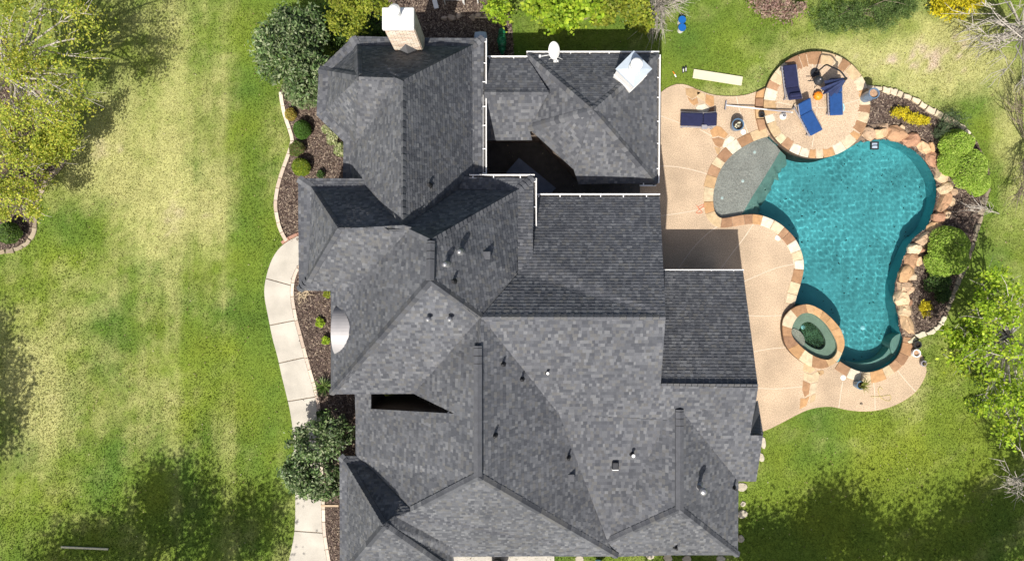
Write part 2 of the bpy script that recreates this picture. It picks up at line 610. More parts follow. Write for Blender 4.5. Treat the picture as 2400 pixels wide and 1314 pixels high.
def lawn_color(x, y):
    """colour of the turf: lush, yellow green, straw and bare soil patches, mowing stripes and one painted patch of tree shade"""
    px, py = x * PXM + CX, CY - y * PXM
    g = lambda cx, cy, sx, sy, a: a * np.exp(-((px - cx) / sx) ** 2 - ((py - cy) / sy) ** 2)
    right0 = sstep(640, 720, px)
    dry = (.25 - .0 * right0) + .5 * (vnoise(x, y, 3.2, 4, 1) - .5) + .42 * (vnoise(x, y, .7, 3, 2) - .5)
    left = 1 - sstep(640, 720, px)
    dry += left * (g(330, 330, 200, 270, .34) + g(240, 360, 70, 60, .3) + g(450, 500, 110, 120, .34) + g(110, 930, 90, 160, .42) + g(60, 880, 60, 100, .2) + g(330, 900, 150, 110, .16)
                   - g(600, 330, 75, 260, .22) - g(600, 640, 70, 160, .26) - g(560, 900, 200, 160, .12) - g(650, 860, 30, 200, .2) - g(180, 560, 90, 60, .3) + g(540, 690, 60, 30, .2) + g(430, 30, 120, 50, .22))  # the greener spot below the left bed is tree shade put into the turf colour
    right = 1 - left
    dry += right * (g(2245, 130, 120, 110, .75) + g(2100, 170, 100, 60, .25) + g(2120, 960, 70, 90, .3) + g(1960, 1060, 120, 50, .12) + g(2000, 100, 220, 60, .2) + g(2375, 330, 45, 170, .5) - g(2050, 1170, 420, 190, .34) - g(2270, 400, 70, 200, .3) - g(1640, 130, 110, 70, .1)
                    - g(1640, 120, 90, 60, .14) + g(1720, 215, 160, 20, .25) + g(1980, 130, 140, 30, .25) + g(1560, 60, 30, 60, .2))
    dry += left * .10 * np.sin(px / 21.0 + 3 * vnoise(x, y, 9, 2, 5)) * sstep(280, 420, px)
    dry += right * .07 * np.sin((np.hypot(px - 2000, py - 700)) / 17.0) * sstep(930, 1010, py)
    dry += left * .28 * (vnoise(x, y * .05, .42, 2, 21) - .5) + right * .34 * (vnoise(np.hypot(x - 14, y + 1) * 1.0, np.arctan2(y + 1, x - 14) * .5, .4, 2, 22) - .5) * sstep(880, 980, py)
    dry += .30 * (vnoise(x, y, .28, 2, 23) - .5)
    dry = np.clip(dry, 0, 1.15)
    yel = np.clip(.35 + 1.1 * (vnoise(x, y, 2.1, 3, 7) - .5) + left * (g(330, 850, 60, 50, .5) + g(420, 980, 60, 60, .4) + g(60, 730, 60, 60, .4)) + right * (g(2250, 1000, 160, 160, .35) + g(2000, 1150, 300, 100, .3)), 0, 1)
    lush = np.array([.095, .165, .028])
    lime = np.array([.20, .245, .030])
    straw = np.array([.385, .380, .150])
    soil = np.array([.50, .405, .30])
    c = lush + (lime - lush) * yel[..., None]
    t = sstep(.12, .85, dry)[..., None]
    c = c * (1 - t) + straw * t
    t2 = (sstep(.86, 1.08, dry) * (.45 + .55 * (px > 1900)))[..., None]
    c = c * (1 - t2) + soil * t2
    return c * (.86 + .28 * vnoise(x, y, 1.4, 3, 11))[..., None]


def on_lawn(x, y):
    m = np.ones(x.shape, dtype=bool)
    for poly in [DECK, POOL, PATHPOLY, BED_UP, BED_LO, BED_R, BED_LEFT, BED_NORTH] + HOUSE_FOOT:
        m &= ~inside(poly, x, y)
    m &= np.hypot(x - PATIO_C[0], y - PATIO_C[1]) > PATIO_R + .04
    return m


gx, gy = np.arange(-34, 34.01, .22), np.arange(-26, 26.01, .22)
GX, GY = np.meshgrid(gx, gy)
cut = inside(POOL, GX, GY) | (inside(SP := np.array(P2(SPA_OUT)), GX, GY))
for k in range(8):
    a = k * math.pi / 4
    cut |= inside(POOL, GX + .25 * math.cos(a), GY + .25 * math.sin(a))
nx, ny = len(gx), len(gy)
idx = np.arange(nx * ny).reshape(ny, nx)
quad = np.stack([idx[:-1, :-1], idx[:-1, 1:], idx[1:, 1:], idx[1:, :-1]], -1).reshape(-1, 4)
quad = quad[~cut.ravel()[quad].any(1)]
GZ = -.06 + .035 * (vnoise(GX, GY, 2.6, 2, 4) - .5)
x0, x1, y0, y1 = gx[0], gx[-1], gy[0], gy[-1]
ring_in = [idx[0, 0], idx[0, -1], idx[-1, -1], idx[-1, 0]]
V = np.stack([GX, GY, GZ], -1).reshape(-1, 3)
nb = len(V)
BIG = 420
V = np.concatenate([V, [(-BIG, -BIG, -.06), (BIG, -BIG, -.06), (BIG, BIG, -.06), (-BIG, BIG, -.06)]])
bigq = np.array([[nb, nb + 1, ring_in[1], ring_in[0]], [nb + 1, nb + 2, ring_in[2], ring_in[1]], [nb + 2, nb + 3, ring_in[3], ring_in[2]], [nb + 3, nb, ring_in[0], ring_in[3]]])
gc = lawn_color(V[:, 0], V[:, 1])
gc[nb:] = (.16, .19, .07)
single('ground', (V, np.concatenate([quad, bigq])), MT['lawn'], 'mown lawn with straw coloured patches round the house', kind='structure', col=gc * .92)

NG = 420000
bx, by = R.uniform(-25.5, 25.5, NG), R.uniform(-14.5, 14.5, NG)
k = on_lawn(bx, by)
bx, by = bx[k], by[k]
# thin the grass out on bare soil
ang = R.uniform(0, 2 * math.pi, len(bx))
ht = R.uniform(.035, .085, len(bx))
wd = R.uniform(.014, .026, len(bx))
lean = R.uniform(.02, .075, len(bx))
z0 = -.07
a = np.stack([bx + np.cos(ang) * wd, by + np.sin(ang) * wd, np.full_like(bx, z0)], -1)
b = np.stack([bx - np.cos(ang) * wd, by - np.sin(ang) * wd, np.full_like(bx, z0)], -1)
la = ang + R.uniform(.6, 2.5, len(bx))
c = np.stack([bx + np.cos(la) * lean, by + np.sin(la) * lean, z0 + ht], -1)
V = np.stack([a, b, c], 1).reshape(-1, 3)
bc = lawn_color(bx, by) * R.uniform(.62, 1.32, (len(bx), 1)) * np.array([1, 1, .9])
single('grass', (V, np.arange(len(V)).reshape(-1, 3)), MT['grass'], kind='stuff', col=np.repeat(bc, 3, 0))

# ------------------------------------------------------------------ mulch beds
def bed(poly, label, z=-.035):
    return single('mulch_bed', sheet(poly, z), MT['mulch'], label, kind='structure')


bed(BED_UP, 'brown bark mulch bed between the lawn edging and the bay roof')
bed(BED_LO, 'brown bark mulch bed between the front walk and the house')
bed(BED_R, 'brown bark mulch bed behind the boulders of the pool')
bed(BED_LEFT, 'mulch bed under the trees at the lawn edge')
bed(BED_NORTH, 'dark soil bed behind the brick chimney')
cs = []
for poly, n in ((BED_UP, 9000), (BED_LO, 9000), (BED_R, 12000), (BED_LEFT, 7000), (BED_NORTH, 9000)):
    lo, hi = poly.min(0), poly.max(0)
    x, y = R.uniform(lo[0], hi[0], n * 2), R.uniform(lo[1], hi[1], n * 2)
    k = inside(poly, x, y) & (np.abs(x) < 25) & (np.abs(y) < 14)
    cs.append(np.stack([x[k], y[k]], -1))
cs = np.concatenate(cs)
n = len(cs)
ang, ln_, wd = R.uniform(0, 6.28, n), R.uniform(.02, .07, n), R.uniform(.008, .02, n)
u = np.stack([np.cos(ang), np.sin(ang), R.uniform(-.5, .5, n)], -1) * ln_[:, None]
v = np.stack([-np.sin(ang), np.cos(ang), R.uniform(-.5, .5, n)], -1) * wd[:, None]
c = np.stack([cs[:, 0], cs[:, 1], np.full(n, -.012)], -1)
V = np.stack([c - u - v, c + u - v, c + u + v, c - u + v], 1).reshape(-1, 3)
pal = np.array([(.10, .07, .055), (.16, .12, .095), (.24, .19, .15), (.05, .035, .03), (.34, .27, .2)])
cc = pal[R.choice(5, n, p=[.3, .25, .17, .2, .08])] * R.uniform(.7, 1.3, (n, 1))
single('mulch_chips', (V, np.arange(4 * n).reshape(-1, 4)), MT['chip'], kind='stuff', col=np.repeat(cc, 4, 0))

# ------------------------------------------------------------------ front walk: slabs, border stones
walk = thing('path', 'curved concrete front walk of separate slabs beside the lawn', None, (0, 0, 0))
walk['kind'] = 'structure'
del_l = arclen(pl_)
LL, LR = arclen(pl_), arclen(pr_)


def near_len(line, L, p):
    d = np.hypot(line[:, 0] - p[0], line[:, 1] - p[1])
    return L[int(np.argmin(d))]


joints = [((720, 548), (722, 606)), ((622, 653), (676, 664)), ((636, 762), (690, 747)), ((656, 852), (710, 838)), ((676, 940), (737, 927)),
          ((688, 1035), (747, 1030)), ((691, 1130), (752, 1128)), ((690, 1244), (755, 1245)), ((664, 1360), (780, 1372))]
for (a0, b0), (a1, b1) in zip(joints[:-1], joints[1:]):
    sl = [near_len(pl_, LL, W(*a0)), near_len(pl_, LL, W(*a1))]
    sr = [near_len(pr_, LR, W(*b0)), near_len(pr_, LR, W(*b1))]
    g = .022
    A = at_len(pl_, LL, np.linspace(sl[0] + g, sl[1] - g, 14))
    B = at_len(pr_, LR, np.linspace(sr[0] + g, sr[1] - g, 14))
    part('slab', prism(np.concatenate([A, B[::-1]]), -.09, -.005 + R.uniform(-.004, .004), .012), MT['walk'], walk)
part('joint_bed', sheet(PATHPOLY, -.03), MT['bark'], walk)


def edging(name, label, line, width, length, pal, z0=-.08, z1=.03, side=1, gap=.02, wob=.0, bev=.012, group=None, cat='edging'):
    """a row of single border stones along a line"""
    t = thing(name, label, cat, (*line[0], 0), group)
    L = arclen(line)
    nrm = normals2(line) * side
    s = 0.0
    while s < L[-1] - length * .4:
        l = length * R.uniform(.8, 1.2)
        ss = np.linspace(s + gap / 2, min(s + l - gap / 2, L[-1]), 4)
        A = at_len(line, L, ss)
        N = np.stack([np.interp(ss, L, nrm[:, 0]), np.interp(ss, L, nrm[:, 1])], -1)
        B = A + N * (width * R.uniform(1 - wob, 1 + wob))
        col = np.array(pal[R.integers(len(pal))]) * R.uniform(.88, 1.12)
        if wob:
            A = A + R.normal(size=A.shape) * .02
            B = B + R.normal(size=B.shape) * .02
        part('border_stone', prism(np.concatenate([A, B[::-1]]), z0, z1 * R.uniform(.8, 1.2), bev), MT['border'], t, col=col)
        s += l
    return t


PALE_BR = [(.60, .50, .40), (.56, .46, .38), (.64, .55, .45), (.5, .40, .32)]
edging('bed_edging', 'pale brick edging between the lawn and the upper front bed', be_, .17, .62, PALE_BR, z1=.05, side=-1)
edging('bed_edging', 'pale brick edging along the house side of the front walk', pr_ + normals2(pr_) * -.17, .155, .60, PALE_BR, z1=.02, side=1)
edging('bed_edging', 'reddish brick edging where the walk meets the roof corner', smooth_line(P2([(662, 572), (680, 560), (700, 551), (720, 545)]), .12), .14, .4, [(.34, .18, .13), (.4, .22, .16)], z1=.05, side=-1)
edging('bed_edging', 'short timber coloured edging strip beside the lower front bed', smooth_line(P2([(752, 1181), (800, 1181)]), .2), .1, .9, [(.42, .32, .22)], z1=.05)
edging('bed_edging', 'cream stone edging along the back of the yellow flower bed', BED_RIGHT[:int(len(BED_RIGHT) * .36)], .24, .42, [(.62, .52, .36), (.66, .57, .42), (.55, .46, .34), (.5, .42, .3)], z1=.10, side=1, wob=.25, gap=.035, bev=.03)
edging('bed_edging', 'weathered stone edging at the far side of the mounded green shrubs', BED_RIGHT[int(len(BED_RIGHT) * .50):int(len(BED_RIGHT) * .86)], .22, .45, [(.25, .21, .15), (.3, .24, .17), (.2, .17, .12)], z1=.03, side=1, wob=.3, gap=.05, bev=.03)
edging('bed_edging', 'pale stones edging the small yellow flower bed by the black pot', BED_RIGHT[int(len(BED_RIGHT) * .86):], .24, .42, [(.5, .46, .33), (.56, .5, .38), (.44, .4, .28)], z1=.09, side=1, wob=.3, gap=.04, bev=.03)
edging('bed_edging', 'tan earth coloured edging of the tree bed at the lawn edge', BED_LEFT, .2, .5, [(.30, .24, .16), (.34, .28, .2), (.26, .21, .15)], z1=.0, side=-1, wob=.3, gap=.03, bev=.02)

# ------------------------------------------------------------------ pool deck
deck = single('pool_deck', prism(DECK, -.12, 0.0), MT['deck'], 'tan exposed aggregate pool deck', kind='structure')


def strip(line, w, z0, z1):
    nrm = normals2(line) * w / 2
    return prism(np.concatenate([line + nrm, (line - nrm)[::-1]]), z0, z1)


for j in [[(1545, 270), (1580, 283), (1625, 300)], [(1640, 303), (1690, 330)], [(1538, 388), (1590, 391), (1640, 402), (1668, 412)], [(1548, 505), (1600, 498), (1650, 488), (1668, 483)],
          [(1726, 226), (1733, 258), (1745, 290), (1756, 318)], [(1590, 628), (1625, 580), (1660, 545), (1685, 528)], [(1690, 628), (1718, 590), (1745, 555), (1766, 524)],
          [(1737, 662), (1775, 645), (1820, 627), (1862, 618)], [(1745, 738), (1790, 740), (1840, 738)], [(1762, 824), (1800, 817), (1842, 813)], [(1770, 908), (1820, 910), (1880, 905)],
          [(1975, 893), (1970, 925), (1966, 954)], [(2046, 886), (2050, 920), (2051, 960)], [(2104, 868), (2126, 895), (2146, 916)],
          [(1741, 700), (1748, 700)], [(1690, 520), (1720, 545), (1743, 580), (1752, 615)][:0] or [(1842, 560), (1855, 588), (1861, 618)]]:
    part('deck_joint', strip(smooth_line(P2(j), .2), .045, -.02, .004), MT['joint'], deck)

SAND = [(.42, .28, .15), (.50, .37, .22), (.32, .185, .10), (.56, .46, .32), (.27, .155, .09), (.43, .25, .12), (.62, .55, .43), (.36, .215, .125), (.54, .43, .28)]


def flag(parent, poly, z0, z1, name='flagstone', colr=None, seedcol=None):
    c = np.array(colr if colr is not None else SAND[R.integers(len(SAND))]) * R.uniform(.9, 1.1)
    return part(name, prism(poly, z0, z1, .02), MT['stone'], parent, col=c)


# flagstone bands laid into the deck (north-west band and south band)
for poly, ci in [([(1606, 206), (1630, 207), (1644, 216), (1632, 226), (1622, 232), (1608, 222)], 0), ([(1610, 226), (1622, 234), (1634, 228), (1637, 242), (1626, 247), (1618, 240)], 5),
                 ([(1633, 214), (1652, 219), (1653, 238), (1634, 227)], 1), ([(1654, 220), (1673, 225), (1674, 247), (1666, 250), (1653, 241)], 5), ([(1636, 246), (1652, 242), (1662, 252), (1657, 264), (1637, 262), (1630, 252)], 6),
                 ([(1664, 253), (1674, 249), (1674, 266), (1668, 274), (1658, 266)], 4), ([(1634, 264), (1656, 266), (1652, 276), (1640, 276)], 3),
                 ([(1664, 306), (1678, 294), (1690, 297), (1707, 314), (1699, 324), (1684, 318), (1670, 322)], 5), ([(1668, 324), (1684, 321), (1698, 327), (1692, 343), (1686, 346), (1676, 340)], 2),
                 ([(1700, 326), (1712, 317), (1722, 322), (1718, 334), (1700, 346), (1693, 343)], 6), ([(1674, 343), (1690, 347), (1684, 362), (1680, 360)], 0),
                 ([(1884, 850), (1902, 853), (1912, 866), (1898, 874), (1882, 868)], 1), ([(1884, 871), (1900, 876), (1914, 869), (1922, 872), (1918, 892), (1900, 896), (1884, 888)], 8),
                 ([(1882, 890), (1899, 898), (1896, 922), (1886, 930), (1880, 912)], 2), ([(1901, 898), (1916, 894), (1913, 918), (1900, 922)], 3), ([(1876, 932), (1888, 932), (1898, 926), (1890, 950), (1874, 958)], 5),
                 ([(1900, 926), (1912, 921), (1910, 938), (1898, 944)], 1), ([(1914, 868), (1930, 866), (1932, 874), (1922, 880)], 0)]:
    flag(deck, P2(poly), -.03, .012, colr=SAND[ci])

# raised round patio with its rim of flagstones
patio = thing('patio', 'raised round tan patio with flagstone rim above the pool', None, (*PATIO_C, 0))
patio['kind'] = 'structure'
th = np.linspace(0, 2 * math.pi, 73)[:-1]
circ = lambda r: np.stack([PATIO_C[0] + r * np.cos(th), PATIO_C[1] + r * np.sin(th)], -1)
part('patio_base', prism(circ(PATIO_R), -1.7, PATIO_Z - .05), MT['tile'], patio)
part('patio_floor', prism(circ(PATIO_R - .06), PATIO_Z - .08, PATIO_Z), MT['deck'], patio)
a = 0.0
rim_cols = []
while a < 2 * math.pi - .02:
    w = R.uniform(.13, .30)
    if a + w > 2 * math.pi - .1:
        w = 2 * math.pi - a
    pyx = math.degrees(a)
    t = np.linspace(a + .006, a + w - .006, 7)
    wide = R.uniform(.42, .62) if (20 < pyx < 175 or pyx > 320) else R.uniform(.36, .46)
    ri = PATIO_R - wide
    A = np.stack([PATIO_C[0] + (PATIO_R + .02) * np.cos(t), PATIO_C[1] + (PATIO_R + .02) * np.sin(t)], -1)
    B = np.stack([PATIO_C[0] + (ri + R.normal(0, .03, 7)) * np.cos(t), PATIO_C[1] + (ri + R.normal(0, .03, 7)) * np.sin(t)], -1)
    flag(patio, np.concatenate([A, B[::-1]]), PATIO_Z - .05, PATIO_Z + .012, 'rim_stone')
    a += w
for j in [[(1904, 150), (1909, 200), (1915, 246), (1910, 300), (1903, 345)], [(1805, 236), (1860, 246), (1915, 252), (1965, 247), (2016, 232)]]:
    part('patio_joint', strip(smooth_line(P2(j, PATIO_Z), .2), .04, PATIO_Z - .02, PATIO_Z + .004), MT['joint'], patio)
for poly, ci in [([(1774, 215), (1797, 204), (1793, 228), (1772, 228)], 5), ([(1772, 230), (1793, 230), (1790, 252), (1771, 252)], 4), ([(1771, 254), (1790, 254), (1790, 276), (1773, 277)], 0), ([(1774, 279), (1791, 278), (1796, 300), (1781, 306)], 7)]:
    flag(patio, P2(poly, .15), -.05, .15, 'step_stone', SAND[ci])

# ------------------------------------------------------------------ swimming pool
pool = thing('swimming_pool', 'kidney shaped teal swimming pool with stone coping and boulder edge', 'swimming pool', (*W(1950, 560)[:2], 0))
DEPTH = -1.55


SPA_GROUND = np.array(P2(SPA_OUT))


def wall_strip(line, z0, z1, out=.25, closed=False):
    """solid wall behind a water line: inner face on the line"""
    nrm = normals2(line, closed)
    L2 = line + nrm * out
    n = len(line)
    V = np.concatenate([np.c_[line, np.full(n, z0)], np.c_[line, np.full(n, z1)], np.c_[L2, np.full(n, z1)], np.c_[L2, np.full(n, z0)]])
    F = []
    for i in range(n if closed else n - 1):
        j = (i + 1) % n
        q = np.array([L2[i], L2[j], (line[i] + L2[i]) / 2])
        if out > .3 and inside(SPA_GROUND, q[:, 0], q[:, 1]).any():
            continue                       # the spa stands here
        F += [(i, j, n + j, n + i), (n + i, n + j, 2 * n + j, 2 * n + i), (2 * n + i, 2 * n + j, 3 * n + j, 3 * n + i)]
    return V, F


PL = POOL if area2(POOL) < 0 else POOL[::-1]
# travel clockwise so that "right" is inside; flip for outside
Pcc = PL[::-1]
REC = []
lo_, hi_ = POOL.min(0) - .4, POOL.max(0) + .4
REC.append(part('pool_floor', (np.array([(lo_[0], lo_[1], DEPTH), (hi_[0], lo_[1], DEPTH), (hi_[0], hi_[1], DEPTH), (lo_[0], hi_[1], DEPTH)]), [(0, 1, 2, 3)]), MT['plaster'], pool))
REC.append(part('pool_wall', wall_strip(Pcc, DEPTH - .1, -.02, .22, True), MT['plaster'], pool))
shelf_poly = np.concatenate([lw[:int(np.argmin(np.hypot(*(lw - W(1741, 505)[:2]).T))) + 1], smooth_line(P2([(1741, 505), (1765, 463), (1795, 415), (1818, 378), (1834, 350)]), .2), P2([(1822, 336)])])
REC.append(part('sun_shelf', prism(shelf_poly, DEPTH, -.33), MT['shelf'], pool))
e1_ = smooth_line(P2([(1741, 503), (1765, 463), (1795, 415), (1818, 378), (1834, 350)]), .15)
e2_ = e1_ + np.array([.62, -.42])
nE = len(e1_)
wob_ = R.uniform(-.12, .12, (nE, 2))
REC.append(part('shelf_slope', (np.concatenate([np.c_[e1_, np.full(nE, -.335)], np.c_[e1_ * .5 + e2_ * .5 + wob_, np.full(nE, -.62)], np.c_[e2_ + wob_[::-1], np.full(nE, DEPTH + .01)]]),
                                [(k + r_ * nE, k + 1 + r_ * nE, k + 1 + (r_ + 1) * nE, k + (r_ + 1) * nE) for r_ in (0, 1) for k in range(nE - 1)]), MT['bench'], pool, smooth=True))
for k, (p, z) in enumerate([([(1741, 505), (1765, 463), (1778, 470), (1768, 506)], -.62), ([(1768, 506), (1778, 470), (1790, 476), (1790, 510)], -.92)]):
    REC.append(part('pool_step', prism(P2(p), DEPTH, z), MT['bench'], pool))
bench_in = smooth_line(P2([(1972, 838), (1996, 848), (2026, 853), (2052, 850), (2075, 840), (2090, 826), (2098, 812)]), .15)
bench_out = smooth_line(P2([(1962, 850), (1990, 868), (2022, 880), (2056, 876), (2086, 863), (2108, 845), (2120, 818)]), .15)
REC.append(part('pool_bench', prism(np.concatenate([bench_in, bench_out[::-1]]), DEPTH, -.62), MT['bench'], pool))
REC.append(part('corner_seat', prism(smooth_line(P2([(2096, 818), (2096, 803), (2104, 790), (2122, 782), (2124, 800), (2116, 828), (2104, 834)]), .1, True), DEPTH, -.45), MT['bench'], pool))
for p in [(2049, 771), (1999, 781)]:
    c = W(*p)
    dr_ = part('floor_drain', lathe([(.11, 0), (.11, .02), (.06, .03), (0.01, .03)], 16, (c[0], c[1], DEPTH if p[0] > 1900 else -.33)), MT['cyan'], pool)
    REC.append(dr_)
for p in [(1773, 354), (1745, 422), (1696, 462)]:
    c = W(*p)
    db_ = part('bubbler', lathe([(.07, 0), (.07, .02), (.03, .03), (0.01, .03)], 14, (c[0], c[1], -.33)), MT['white'], pool)
    REC.append(db_)


def coping(line, side, w0, w1, l0, l1, z=.025, start=0.0, name='coping_stone', ext=.05):
    L = arclen(line)
    nrm = normals2(line) * side
    s = start
    last = None
    while s < L[-1] - .05:
        l = R.uniform(l0, l1)
        if L[-1] - (s + l) < l0 * .6:
            l = L[-1] - s
        ss = np.linspace(s + .008, s + l - .008, 5)
        A = at_len(line, L, ss)
        N = np.stack([np.interp(ss, L, nrm[:, 0]), np.interp(ss, L, nrm[:, 1])], -1)
        w = R.uniform(w0, w1)
        ci = R.integers(len(SAND))
        if ci == last:
            ci = (ci + 3) % len(SAND)
        last = ci
        flag(pool, np.concatenate([A - N * ext, (A + N * w)[::-1]]), z - .07, z + R.uniform(0, .012), name, SAND[ci])
        s += l


n_p = len(Pcc)
part('mortar_bed', wall_strip(Pcc, -.3, -.012, .62, True), MT['mortar'], pool)
coping(lw, 1 if np.dot(normals2(lw)[10], lw[10] - W(1950, 480)[:2]) > 0 else -1, .38, .46, .3, .75)
coping(ls, 1 if np.dot(normals2(ls)[6], ls[6] - W(2040, 800)[:2]) > 0 else -1, .38, .48, .35, .8)

# boulders along the east edge
rockwall = thing('boulder_edge', 'row of tan and rust sandstone boulders along the curved pool edge', 'rock edging', (*le[0], 0))
Le = arclen(le)
ne = normals2(le)
sgn = 1 if np.dot(ne[20], le[20] - W(2020, 560)[:2]) > 0 else -1
ROCKC = [(.50, .34, .20), (.54, .38, .235), (.42, .25, .145), (.57, .45, .31), (.36, .20, .125), (.50, .31, .165), (.55, .41, .26), (.46, .32, .21)]
s = .15
k = 0
while s < Le[-1] - .2:
    l = R.uniform(.46, .95)
    p = at_len(le, Le, np.array([s + l / 2]))[0]
    nn = np.array([np.interp(s + l / 2, Le, ne[:, 0]), np.interp(s + l / 2, Le, ne[:, 1])]) * sgn
    ang = math.atan2(nn[1], nn[0]) + R.uniform(-.35, .35)
    wd = R.uniform(.29, .40)
    dd = R.uniform(.20, .27)
    col = np.array(ROCKC[R.integers(len(ROCKC))]) * R.uniform(.88, 1.1)
    c = p + nn * dd
    part('boulder', rock((c[0], c[1], .06), wd, l * .60, R.uniform(.26, .42), ang, 100 + k), MT['stone'], rockwall, col=col)
    if R.random() < .55:
        c = p + nn * (dd + R.uniform(.2, .34)) + np.array([-nn[1], nn[0]]) * R.uniform(-.3, .3)
        part('boulder', rock((c[0], c[1], .04), R.uniform(.16, .24), R.uniform(.2, .3), R.uniform(.2, .34), R.uniform(0, 6), 400 + k), MT['stone'], rockwall,
             col=np.array(ROCKC[R.integers(len(ROCKC))]) * R.uniform(.85, 1.08))
    s += l * .86
    k += 1


# water: a rippled sheet, wave heights from many small wave trains and rings round the bubblers
def water(poly, z, step, amp, seed, mt, rings=(), margin=.05):
    rg = np.random.default_rng(seed)
    lo, hi = np.min(poly, 0) - .3, np.max(poly, 0) + .3
    xs, ys = np.arange(lo[0], hi[0], step), np.arange(lo[1], hi[1], step)
    X, Y = np.meshgrid(xs, ys)
    keep = inside(poly, X, Y)
    for q in range(12):
        t = q * math.pi / 6
        keep |= inside(poly, X + margin * math.cos(t), Y + margin * math.sin(t))
    Z = np.zeros_like(X)
    swell = .25 + 1.5 * vnoise(X, Y, 1.3, 3, seed)
    for _ in range(30):
        lam = rg.uniform(.12, .62)
        t = rg.normal(math.radians(140), .9)
        Z += amp * lam / .4 * np.sin(2 * math.pi / lam * (X * math.cos(t) + Y * math.sin(t)) + rg.uniform(0, 6.28))
    Z *= swell
    for rx, ry in rings:
        r = np.hypot(X - rx, Y - ry)
        Z += amp * 6.0 * np.exp(-r / .7) * np.sin(2 * math.pi * (r + .05 * vnoise(X, Y, .5, 2, 8)) / .165)
    i = np.arange(X.size).reshape(X.shape)
    Q = np.stack([i[:-1, :-1], i[:-1, 1:], i[1:, 1:], i[1:, :-1]], -1).reshape(-1, 4)
    Q = Q[keep.ravel()[Q].all(1)]
    used, inv = np.unique(Q, return_inverse=True)
    V = np.stack([X.ravel(), Y.ravel(), Z.ravel() + z], -1)[used]
    o = single('water', (V, inv.reshape(-1, 4)), mt, kind='structure', smooth=True)
    o.cycles.is_caustics_caster = True
    return o


wp = water(POOL, -.11, .030, .00044, 3, MT['water'], [W(1773, 354)[:2], W(1745, 422)[:2], W(1696, 462)[:2]])
wp['label'] = 'rippled teal water of the swimming pool'

# spa
spa = thing('spa', 'raised oval stone rimmed spa with green water beside the pool', 'spa', (*W(1908, 787)[:2], 0))
SPZ = .36
so = smooth_line(P2(SPA_OUT, SPZ), .12, True)
si = smooth_line(P2(SPA_IN, SPZ), .12, True)
sc = W(1908, 787, SPZ)[:2]


def polar(line, n):
    a = np.unwrap(np.arctan2(line[:, 1] - sc[1], line[:, 0] - sc[0]))
    r = np.hypot(line[:, 0] - sc[0], line[:, 1] - sc[1])
    o = np.argsort(a % (2 * math.pi))
    aa, rr = (a % (2 * math.pi))[o], r[o]
    t = np.linspace(0, 2 * math.pi, n, endpoint=False)
    rr = np.interp(t, np.r_[aa - 2 * math.pi, aa, aa + 2 * math.pi], np.r_[rr, rr, rr])
    return t, rr


t, ro = polar(so, 96)
_, ri = polar(si, 96)
pt = lambda r, f=1.0: np.stack([sc[0] + r * f * np.cos(t), sc[1] + r * f * np.sin(t)], -1)
O_, I_ = pt(ro), pt(ri)
n = len(t)


def ring(A, B, z0, z1):
    n = len(A)
    V = np.concatenate([np.c_[A, np.full(n, z0)], np.c_[A, np.full(n, z1)], np.c_[B, np.full(n, z1)], np.c_[B, np.full(n, z0)]])
    F = []
    for i in range(n):
        j = (i + 1) % n
        F += [(i, j, n + j, n + i), (n + i, n + j, 2 * n + j, 2 * n + i), (2 * n + i, 2 * n + j, 3 * n + j, 3 * n + i)]
    return V, F


part('spa_outer_wall', ring(pt(ro, .985), pt((ro + ri) / 2), DEPTH, SPZ - .05), MT['tile'], spa)
REC.append(part('spa_inner_wall', ring(pt((ro + ri) / 2, .99), pt(ri, 1.02), -.4, SPZ - .05), MT['spa'], spa))
REC.append(part('spa_seat', ring(pt(ri, 1.04), pt(ri, .60), -.4, .06), MT['spa'], spa))
fl = pt(ri, .64)
REC.append(part('spa_floor', sheet(fl, -.22), MT['spa_floor'], spa))
REC.append(part('spa_step', prism(smooth_line(P2([(1853, 770), (1870, 774), (1882, 790), (1882, 806), (1872, 812), (1856, 800)]), .1, True), -.35, .14), MT['shelf'], spa))
c = W(1884, 766)
sd_ = part('spa_drain', lathe([(.1, 0), (.1, .02), (.05, .03), (.01, .03)], 14, (c[0], c[1], -.22)), MT['cyan'], spa)
for q in range(16):
    pq = W(1895 + R.normal(0, 18), 808 + R.normal(0, 6))
    part('sunken_leaf', box((pq[0], pq[1], -.21), (R.uniform(.05, .14), R.uniform(.03, .07), .01), R.uniform(0, 3)), MT['leafdark'], spa)
i = 0
tt = np.r_[t, 2 * math.pi]
while i < n:
    w = int(R.integers(4, 9))
    if n - (i + w) < 4:
        w = n - i
    kk = np.arange(i, i + w + 1) % n
    A, B = O_[kk], I_[kk]
    wet = 8 < i < 40
    flag(spa, np.concatenate([A * .995 + B * .005, B[::-1]]), SPZ - .06, SPZ + R.uniform(0, .01), 'rim_stone', [(.42, .25, .12), (.46, .28, .14), (.5, .32, .17)][R.integers(3)] if i >= 84 or i < 26 else None)
    i += w
ws = water(pt(ri, .99), .20, .045, .00003, 9, MT['spa_water'], margin=.06)
ws['label'] = 'calm green water inside the raised spa'
for o in REC + [sd_]:
    o.cycles.is_caustics_receiver = True

# leaves lying on the pool floor
lf = []
for q in range(150):
    while True:
        p = np.array([R.uniform(lo_[0], hi_[0]), R.uniform(lo_[1], hi_[1])])
        if inside(POOL, p[0:1], p[1:2])[0]:
            break
    if inside(np.asarray(shelf_poly), p[0:1], p[1:2])[0]:
        continue
    lf.append(box((p[0], p[1], DEPTH + .012), (R.uniform(.03, .085), R.uniform(.02, .05), .008), R.uniform(0, 3)))
ll = single('sunken_leaves', merge(lf), MT['leafdark'], kind='stuff')
ll['label'] = 'dark leaves lying on the pool floor'

